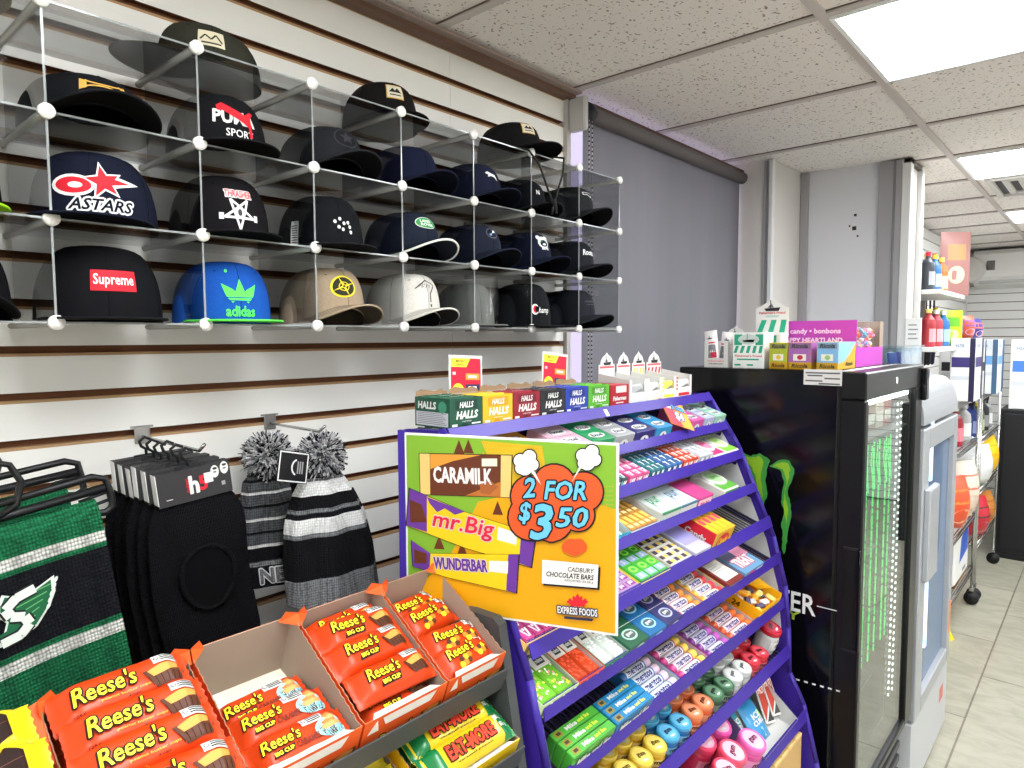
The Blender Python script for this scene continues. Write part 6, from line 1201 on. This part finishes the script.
# ------------------------------------------------------------------ silver cooler
t = thing('silver_cooler', 'silver upright cooler with lit door edges beyond the black fridge', 'fridge', (0, 0, 0)); xa, xb, CTp = 2.665, 3.33, H-.16
b = MB(); SV = c(172, 175, 180, .4, .35); b.box(xa, xb, .535, 1.05, .05, CTp, SV, .006)
pr = [(.475+.06*(1-sin(a)), CTp-.10+.10*cos(a) if False else CTp-.14+.14*sin(a)) for a in (pi/2*i/8 for i in range(9))]
sidepoly(b, [(.54, CTp-.145)]+[(.475+.065*(1-cos(a)), CTp-.145+.143*sin(a)) for a in (pi/2*i/8 for i in range(9))], xa, xb, SV); b.build('body', t)
d = MB(); 
for a in ((xa, xa+.10, .472, .533, .30, CTp-.16), (xb-.06, xb, .472, .533, .30, CTp-.16), (xa+.10, xb-.06, .472, .533, CTp-.24, CTp-.16), (xa+.10, xb-.06, .472, .533, .30, .36)): d.box(*a, SV, .004)
door = d.build('door', t); d = MB(); d.box(xa+.10, xb-.06, .492, .497, .36, CTp-.24, clear('cooler_glass', (190, 206, 224), .06, .04, .5, (132, 152, 182))); d.build('glass_pane', door)
d = MB(); d.box(xa+.03, xa+.19, .452, .474, H-.86, H-.53, SV, .005); d.build('handle', door)
for z0, z1 in ((H-.53, H-.27), (H-1.16, H-.86)):
    d = MB(); L_ = c(196, 226, 250, .4, emit=1.2)
    for q in range(int((z1-z0)/.012)): d.box(xa+.20, xa+.228, .484, .490, z0+q*.012, z0+q*.012+.009, L_)
    d.build('light_strip', door)
d = MB(); d.box(xa+.13, xb-.07, .56, 1.0, .37, CTp-.25, c(176, 196, 220, .5)); d.build('liner', t)
d = MB(); d.box(xa, xb, .478, .536, .02, .29, c(190, 192, 196, .4), .004); m = plane((0, .4775, 0), (1, 0, 0), (0, 0, 1)); d.rect(m, xb-.16, xb-.08, .16, .22, c(206, 120, 110), 1); d.build('kick_panel', t)
d = MB(); m = plane((0, .4715, 0), (1, 0, 0), (0, 0, 1)); d.box(xb-.045, xb-.012, .4705, .4718, .42, .56, c(226, 140, 90, .5)); d.build('sticker', door)
# clear tub on the cooler
t = thing('storage_tub', 'clear plastic tub of blue packets on top of the silver cooler', 'storage tub', (3.06, .60, CTp+.001)); TB_ = clear('tub_plastic', (226, 236, 240), .05, .1, .03, (215, 228, 234))
b = MB(); 
for a in ((-.16, .20, 0, .002, 0, .115), (-.16, .20, .248, .25, 0, .115), (-.16, -.158, .002, .248, 0, .115), (.198, .20, .002, .248, 0, .115), (-.158, .198, .002, .248, 0, .002)): b.box(*a, TB_)
b.build('tub', t); b = MB(); b.box(-.17, .21, -.01, .26, .1155, .124, TB_, .003); b.build('lid', t)
for q in range(5):
    b = MB(); b.box(-.03, .03, -.008, .008, 0, .095, c(*[(36, 60, 150), (210, 214, 226), (30, 50, 140), (70, 100, 180), (226, 226, 232)][q], .4), .004); b.rect(plane((-.03, -.008, 0), (1, 0, 0), (0, 0, 1)), .012, .048, .02, .05, WHITE if q % 2 == 0 else c(40, 60, 150), 1)
    tag(b.build('packet', None, (2.94+q*.066, .63+.02*(q % 2), CTp+.0042), (rad(-8), 0, rad(5*q-10))), '%s packet inside the clear tub on the cooler' % ['dark blue, leftmost', 'white, second', 'navy, middle', 'light blue, fourth', 'white, rightmost'][q], 'packet', 'packets in the clear tub')
# printed notice hanging on the pillar
t = thing('notice_board', 'small white printed notice on the pillar edge above the cooler', 'notice', (3.448, .668, H+.02)); b = MB(); b.box(-.012, .0, -.03, .03, -.062, .062, c(232, 232, 230, .6), .001); m = plane((-.012, .03, -.062), (0, -1, 0), (0, 0, 1)); 
for q in range(4): b.rect(m, .010, .048-.006*(q % 2), .030+.02*q, .036+.02*q, c(150, 150, 150), 1)
b.build('card', t)

# ------------------------------------------------------------------ far end of the shop
t = thing('air_conditioner', 'white wall-mounted air conditioner high on the far slatted wall', 'air conditioner', (FX1-.016, .52, H+.43)); b = MB(); AW = c(226, 226, 224, .4)
pr = [(0, 0), (-.16, .03), (-.225, .10), (-.235, .30), (-.20, .335), (0, .335)]; vs_ = [(x, y, z) for y in (-.46, .46) for x, z in pr]; n = 6
b.add(vs_, [tuple(range(n)), tuple(range(n, 2*n))[::-1]]+[(i, n+i, n+(i+1) % n, (i+1) % n) for i in range(n)], AW); b.build('housing', t)
b = MB(); b.box(-.195, -.175, -.42, .42, .04, .075, c(190, 190, 188), .004); b.build('louvre', t); b = MB(); b.tube([(-.02, .46, .2), (-.03, .52, .17), (-.03, .55, -.1), (-.02, .56, -.6)], .03, c(214, 212, 206), 10); b.build('pipe_cover', t)
t = thing('round_vent', 'round white vent duct beside the air conditioner', 'vent', (FX1-.02, 1.0, H+.60)); b = MB(); b.lathe([(.0, .26), (.10, .26), (.115, .24), (.115, 0)], c(214, 212, 208), 24, Mx.Rotation(rad(-90), 4, 'Y')); b.build('duct', t); b = MB(); b.tube([(-.2, -.12, .03), (-.2, -.18, .03)], .05, c(110, 108, 108), 12); b.build('elbow', t)
# wall shelves by the pillar
t = thing('wall_shelf', 'white wall shelves of bottles just past the pillar', 'shelf', (0, 0, 0))
for z in (H+.222, H-.052): b = MB(); b.box(3.74, 4.42, .62, 1.049, z-.022, z, c(214, 216, 212, .4), .002); b.build('shelf_board', t)
for x in (3.75, 4.40): 
    b = MB(); b.box(x, x+.015, .80, 1.049, H-.30, H+.222-.023, c(180, 180, 178, .4)); b.build('bracket', t)
def bottle(label, x, y, z, h, r, cl, cap_, grp, spray=False, name='bottle', lab=None):
    tt = thing(name, label, 'bottle', (x, y, z+.001), (0, 0, rad(20)), grp); b = MB(); b.lathe([(0, 0), (r*.92, 0), (r, h*.03), (r, h*.55), (r*.9, h*.66), (r*.42, h*.76), (r*.36, h*.84)], c(*[v*.85+6 for v in cl], .4, coat=.2), 16)
    m = lambda u, v, e=0: V((-(r+.001+e)*cos(u/r), -(r+.001+e)*sin(u/r), v))
    for q in range(4): b.rect(m, q*r*.5-.0, (q+1)*r*.5, h*.12, h*.44, c(*(lab or [min(255, v*.5+120) for v in cl])), 1)
    b.build('body', tt); k = MB()
    k.lathe([(r*.4, h*.82), (r*.42, h*.84), (r*.42, h*.92), (0, h*.92)], c(*cap_, .4), 14)
    if spray: k.box(-r*.9, r*.5, -r*.25, r*.25, h*.90, h*1.0, c(*cap_, .4), .003); k.box(-r*.7, -r*.4, -r*.12, r*.12, h*.74, h*.90, c(*cap_, .4), .002)
    k.build('cap', tt); return tt
for q, (cl, cp, nm, sp) in enumerate([((70, 76, 84), (206, 40, 60), 'dark grey bottle with a red cap', 0), ((222, 222, 220), (240, 190, 40), 'white bottle with a yellow cap', 0), ((60, 120, 190), (240, 200, 60), 'blue bottle with a yellow cap', 0), ((232, 232, 230), (220, 60, 50), 'white bottle with a red spray head', 1), ((226, 120, 50), (240, 200, 80), 'orange bottle with a pale yellow cap', 0), ((226, 226, 222), (40, 40, 44), 'white bottle with a black cap', 0)]):
    bottle(nm+' on the upper wall shelf', 3.82+q*.085, .69+.02*(q % 2), H+.222, .20, .030, cl, cp, 'bottles on the upper wall shelf', sp)
for q, (cl, cp, nm) in enumerate([((214, 60, 70), (232, 220, 120), 'red bottle with a cream cap'), ((226, 222, 220), (200, 40, 60), 'white bottle with a red cap'), ((206, 70, 80), (240, 240, 240), 'red bottle with a white cap'), ((70, 160, 190), (240, 210, 60), 'turquoise bottle with a yellow cap'), ((60, 130, 210), (236, 236, 236), 'blue bottle with a white cap')]):
    bottle(nm+' on the lower wall shelf', 3.82+q*.095, .68+.02*(q % 2), H-.052, .20, .032, cl, cp, 'bottles on the lower wall shelf', q == 3)
def packet(name, label, x, y, z, w_, h, cl, cl2, cat='packet', rz=0, d=.02, grp=None):
    b = MB(); b.grid(lambda u, v: (w_*(u-.5), -d*max(0, sin(pi*u))**.5*max(0, sin(pi*v))**.5, v*h), 8, 8, c(*cl, .4)); b.grid(lambda u, v: (w_*(.5-u), .002, v*h), 2, 2, c(*cl, .4)); m = lambda u, v, e=0: V((u, -d*max(0, sin(pi*(u/w_+.5)))**.5*max(0, sin(pi*v/h))**.5-.001-e, v))
    b.rect(m, -w_*.3, w_*.3, h*.55, h*.8, c(*cl2), 1, 4); b.ell(m, 0, h*.32, w_*.28, h*.14, c(*[(p+q)/2 for p, q in zip(cl2, (240, 240, 220))]), 1, 14)
    return tag(b.build(name, None, (x, y, z), (0, 0, rad(rz))), label, cat, grp)
packet('snack_packet', 'pink and tan packet hanging above the upper wall shelf', 4.38, .665, H+.2225, .16, .34, (150, 108, 104), (176, 130, 90), rz=-50)
packet('foil_pouch', 'lime green pouch at the end of the lower wall shelf', 4.30, .66, H-.051, .12, .19, (160, 214, 30), (90, 160, 40), rz=-50)
for q in range(3):
    tt = thing('umbrella', 'folded %s umbrella hanging past the wall shelf' % ['black', 'charcoal', 'navy'][q], 'umbrella', (4.75+q*.12, .86, H+.16), (0, 0, 0), 'folded umbrellas'); tp = thing('peg_hook', 'chrome peg on the far wall holding the %s umbrella' % ['black', 'charcoal', 'navy'][q], 'hook', (4.762+q*.12+.008, 1.0495, H+.236)); b = MB(); b.tube([(0, 0, 0), (0, -.215, 0)], .004, CHROME, 6); b.build('arm', tp); b = MB(); b.lathe([(0, -.34), (.012, -.33), (.032, -.05), (.026, -.01), (.008, 0)], c(*[(30, 30, 34), (60, 60, 66), (36, 38, 60)][q], .7), 12); b.build('canopy', tt); b = MB(); b.tube([(0, 0, 0), (0, 0, .06), (.015, 0, .085), (.035, 0, .075)], .006, BLK, 8); b.build('handle', tt)
# wire carts
def cart(label, xa, xb, ya, yb, zs, top):
    tt = thing('wire_cart', label, 'wire cart', (0, 0, 0), group=None); 
    for x in (xa, xb):
        for y in (ya, yb):
            b = MB(); b.tube([(x, y, .085), (x, y, top)], .0095, CHROME, 10); p = b.build('post', tt); b = MB(); b.tube([(x-.012, y, .042), (x+.012, y, .042)], .04, c(28, 28, 30), 18); b.box(x-.02, x+.02, y-.012, y+.012, .09, .11, CHROME); b.build('caster', p)
    for z in zs:
        b = MB()
        for y in (ya, yb): b.tube([(xa, y, z), (xb, y, z)], .006, CHROME, 6); b.tube([(xa, y, z-.03), (xb, y, z-.03)], .004, CHROME, 6)
        for x in (xa, xb): b.tube([(x, ya, z), (x, yb, z)], .006, CHROME, 6)
        for q in range(16): y = ya+(yb-ya)*(q+.5)/16; b.box(xa, xb, y-.002, y+.002, z-.002, z+.004, CHROME)
        for q in range(30): x = xa+(xb-xa)*(q+.5)/30; b.box(x-.002, x+.002, ya-.002, ya+.002, z-.03, z, CHROME)
        b.build('wire_shelf', tt)
cart('chrome wire cart of goods behind the silver cooler', 3.80, 4.97, .60, 1.02, (H-.345, H-.62, H-1.085, H-1.42), H-.335)
cart('chrome wire cart on casters next to the black cabinet', 5.06, 5.98, .60, 1.02, (H-.36, H-.64, H-.965, H-1.31), H-.35)
t = thing('black_cabinet', 'black cabinet standing at the far end of the aisle', 'cabinet', (6.18, -.30, 0)); b = MB(); b.box(0, .62, 0, .92, .03, H-.54, c(24, 24, 28, .5), .006); b.build('body', t)
b = MB(); b.box(-.008, -.0005, .03, .455, .08, H-.57, c(27, 27, 31, .5), .004); b.build('door', t); b = MB(); b.box(-.008, -.0005, .465, .89, .08, H-.57, c(27, 27, 31, .5), .004); b.build('door', t); b = MB(); b.box(-.002, .62, -.005, .925, .0, .03, BLK, .002); b.build('plinth', t)
# tall labelled cartons
def lab_carton(label, x, y, z, w_, d, h, c1, c2, seed):
    b = MB(); b.box(0, w_, 0, d, 0, h, c(*c1, .5), .003); F, Tm, Lm = boxmaps(0, w_, 0, d, 0, h)
    for m, ww in ((Lm, d), (F, w_)):
        b.rect(m, ww*.06, ww*.94, h*.80, h*.97, c(206, 214, 226), 1); b.rect(m, ww*.06, ww*.94, h*.34, h*.40, c(200, 204, 210), 1); b.rect(m, ww*.06, ww*.94, h*(.44+.1*(seed % 2)), h*(.60+.1*(seed % 2)), c(*c2), 1); b.rect(m, ww*.78, ww, 0, h, c(*[v*.6 for v in c2]), 2)
        b.rect(m, ww*.06, ww*.7, h*.06, h*.30, c(226, 226, 224), 1); b.text(m, 'HEATER', ww*.36, h*.88, ww*.4, h*.05, c(90, 96, 110), 2)
    return tag(b.build('carton', None, (x, y, z)), label, 'carton', 'tall labelled cartons')
lab_carton('white and violet labelled carton nearest on the first wire cart', 4.22, .535, H-.340, .28, .11, .33, (222, 222, 222), (60, 50, 110), 1)
lab_carton('white and black labelled carton behind it on the first wire cart', 4.62, .56, H-.340, .20, .20, .32, (214, 214, 214), (40, 40, 44), 0)
lab_carton('white carton with a pale blue band on the second wire cart', 5.08, .53, H-.355, .28, .12, .335, (216, 220, 226), (110, 160, 214), 1)
lab_carton('white carton with a deep blue edge on the second wire cart', 5.50, .56, H-.355, .20, .20, .325, (220, 222, 226), (60, 100, 180), 0)
lab_carton('large white carton with a blue block on top of the black cabinet', 6.21, .33, H-.538, .30, .24, .51, (222, 222, 222), (70, 120, 200), 1)
lab_carton('large white carton at the right of the black cabinet top', 6.21, -.16, H-.538, .30, .34, .50, (218, 218, 220), (90, 130, 190), 0)
for q, (cl, c2) in enumerate([((196, 50, 80), (240, 190, 70)), ((90, 60, 150), (220, 90, 120)), ((206, 90, 60), (120, 80, 170)), ((60, 60, 130), (230, 110, 90)), ((190, 60, 60), (240, 220, 160))]):
    packet('party_packet', '%s party packet standing on the tall cartons' % ['crimson', 'violet', 'orange-red', 'navy', 'brick red'][q], [4.36, 4.70, 5.17, 5.55, 5.62][q], .72+.04*(q == 4), [H-.0095, H-.0195, H-.0195, H-.0295, H-.0295][q], .15, .15, cl, c2, rz=-45+8*q, d=.05, grp='party packets on the tall cartons')
for q, (x, z, h, r, cl, cp, nm) in enumerate([(4.12, -.619, .20, .04, (60, 64, 66), (200, 200, 200), 'dark grey bottle'), (4.35, -.619, .22, .04, (226, 226, 226), (60, 60, 60), 'white bottle'), (4.52, -.619, .24, .045, (206, 30, 60), (230, 230, 230), 'bright red bottle'), (4.80, -.619, .24, .045, (222, 222, 222), (200, 200, 200), 'pale bottle'),
      (5.14, -.639, .24, .045, (56, 84, 180), (40, 40, 44), 'blue bottle'), (5.36, -.639, .22, .045, (110, 130, 60), (230, 200, 40), 'olive bottle with a yellow cap'), (5.58, -.639, .24, .045, (40, 42, 46), (40, 40, 44), 'black bottle'), (5.80, -.639, .23, .04, (180, 182, 184), (40, 40, 44), 'silver bottle')]):
    bottle(nm+' standing on a wire cart shelf', x, .66, H+z, h, r, cl, cp, 'bottles on the wire carts', q % 3 == 1)
for nm, x, z, w_, h, cl, c2 in [('large orange-red pouch on the wire cart behind the cooler', 4.42, -1.079, .24, .30, (222, 84, 50), (240, 130, 60)), ('cream pouch beside the orange-red one', 4.76, -1.079, .24, .34, (222, 206, 190), (200, 120, 100)), ('crumpled white bag on the second cart', 5.22, -.959, .30, .26, (226, 228, 230), (206, 212, 216)), ('yellow pouch on the second cart', 5.68, -.959, .22, .27, (236, 186, 20), (220, 160, 20)), ('dark red bag low on the second cart', 5.26, -1.304, .26, .26, (190, 40, 56), (60, 50, 50)), ('tan bag low on the second cart', 5.58, -1.304, .24, .24, (180, 116, 50), (150, 90, 40))]:
    packet('pouch', nm, x, .66, H+z, w_, h, cl, c2, 'bag', -30, .10, 'bags on the wire carts')
bottle('green bottle low on the second wire cart', 5.84, .68, H-1.304, .26, .05, (30, 140, 90), (40, 150, 100), None, True)
def paper(b, F, Tm, Lm, w_, d, h): 
    for m, ww in ((Lm, d), (F, w_)): b.poly(m, [(ww*.3, h*.30), (ww*.96, h*.38), (ww*.96, h*.95), (ww*.4, h*.70)], c(50, 90, 190), 1); b.rect(m, ww*.55, ww*.8, h*.08, h*.14, c(130, 130, 140), 1)
b = MB(); b.box(0, .46, 0, .30, 0, .34, c(230, 230, 228, .5), .01); paper(b, *boxmaps(0, .46, 0, .30, 0, .34), .46, .30, .34); tag(b.build('paper_pack', None, (4.46, .62, H-1.415)), 'white and blue paper pack on the lowest shelf of the near cart', 'paper pack')
b = MB(); b.box(0, .30, 0, .26, 0, .50, c(150, 112, 76, .7), .004); tag(b.build('cardboard_box', None, (5.2, .70, .002)), 'brown cardboard box on the floor under the second cart', 'box')
t = thing('wet_floor_sign', 'yellow folding floor sign under the near wire cart', 'floor sign', (4.26, .70, .0), (0, 0, rad(-20))); YS = c(238, 206, 20, .45)
for s_ in (-1, 1): b = MB(); b.add([(-.10, s_*.08, 0), (.10, s_*.08, 0), (.065, s_*.010, .17), (-.065, s_*.010, .17), (-.10, s_*.08+.006, 0), (.10, s_*.08+.006, 0), (.065, s_*.010+.006, .17), (-.065, s_*.010+.006, .17)], [(0, 1, 2, 3), (7, 6, 5, 4), (0, 4, 5, 1), (1, 5, 6, 2), (2, 6, 7, 3), (3, 7, 4, 0)], YS); b.build('panel', t)
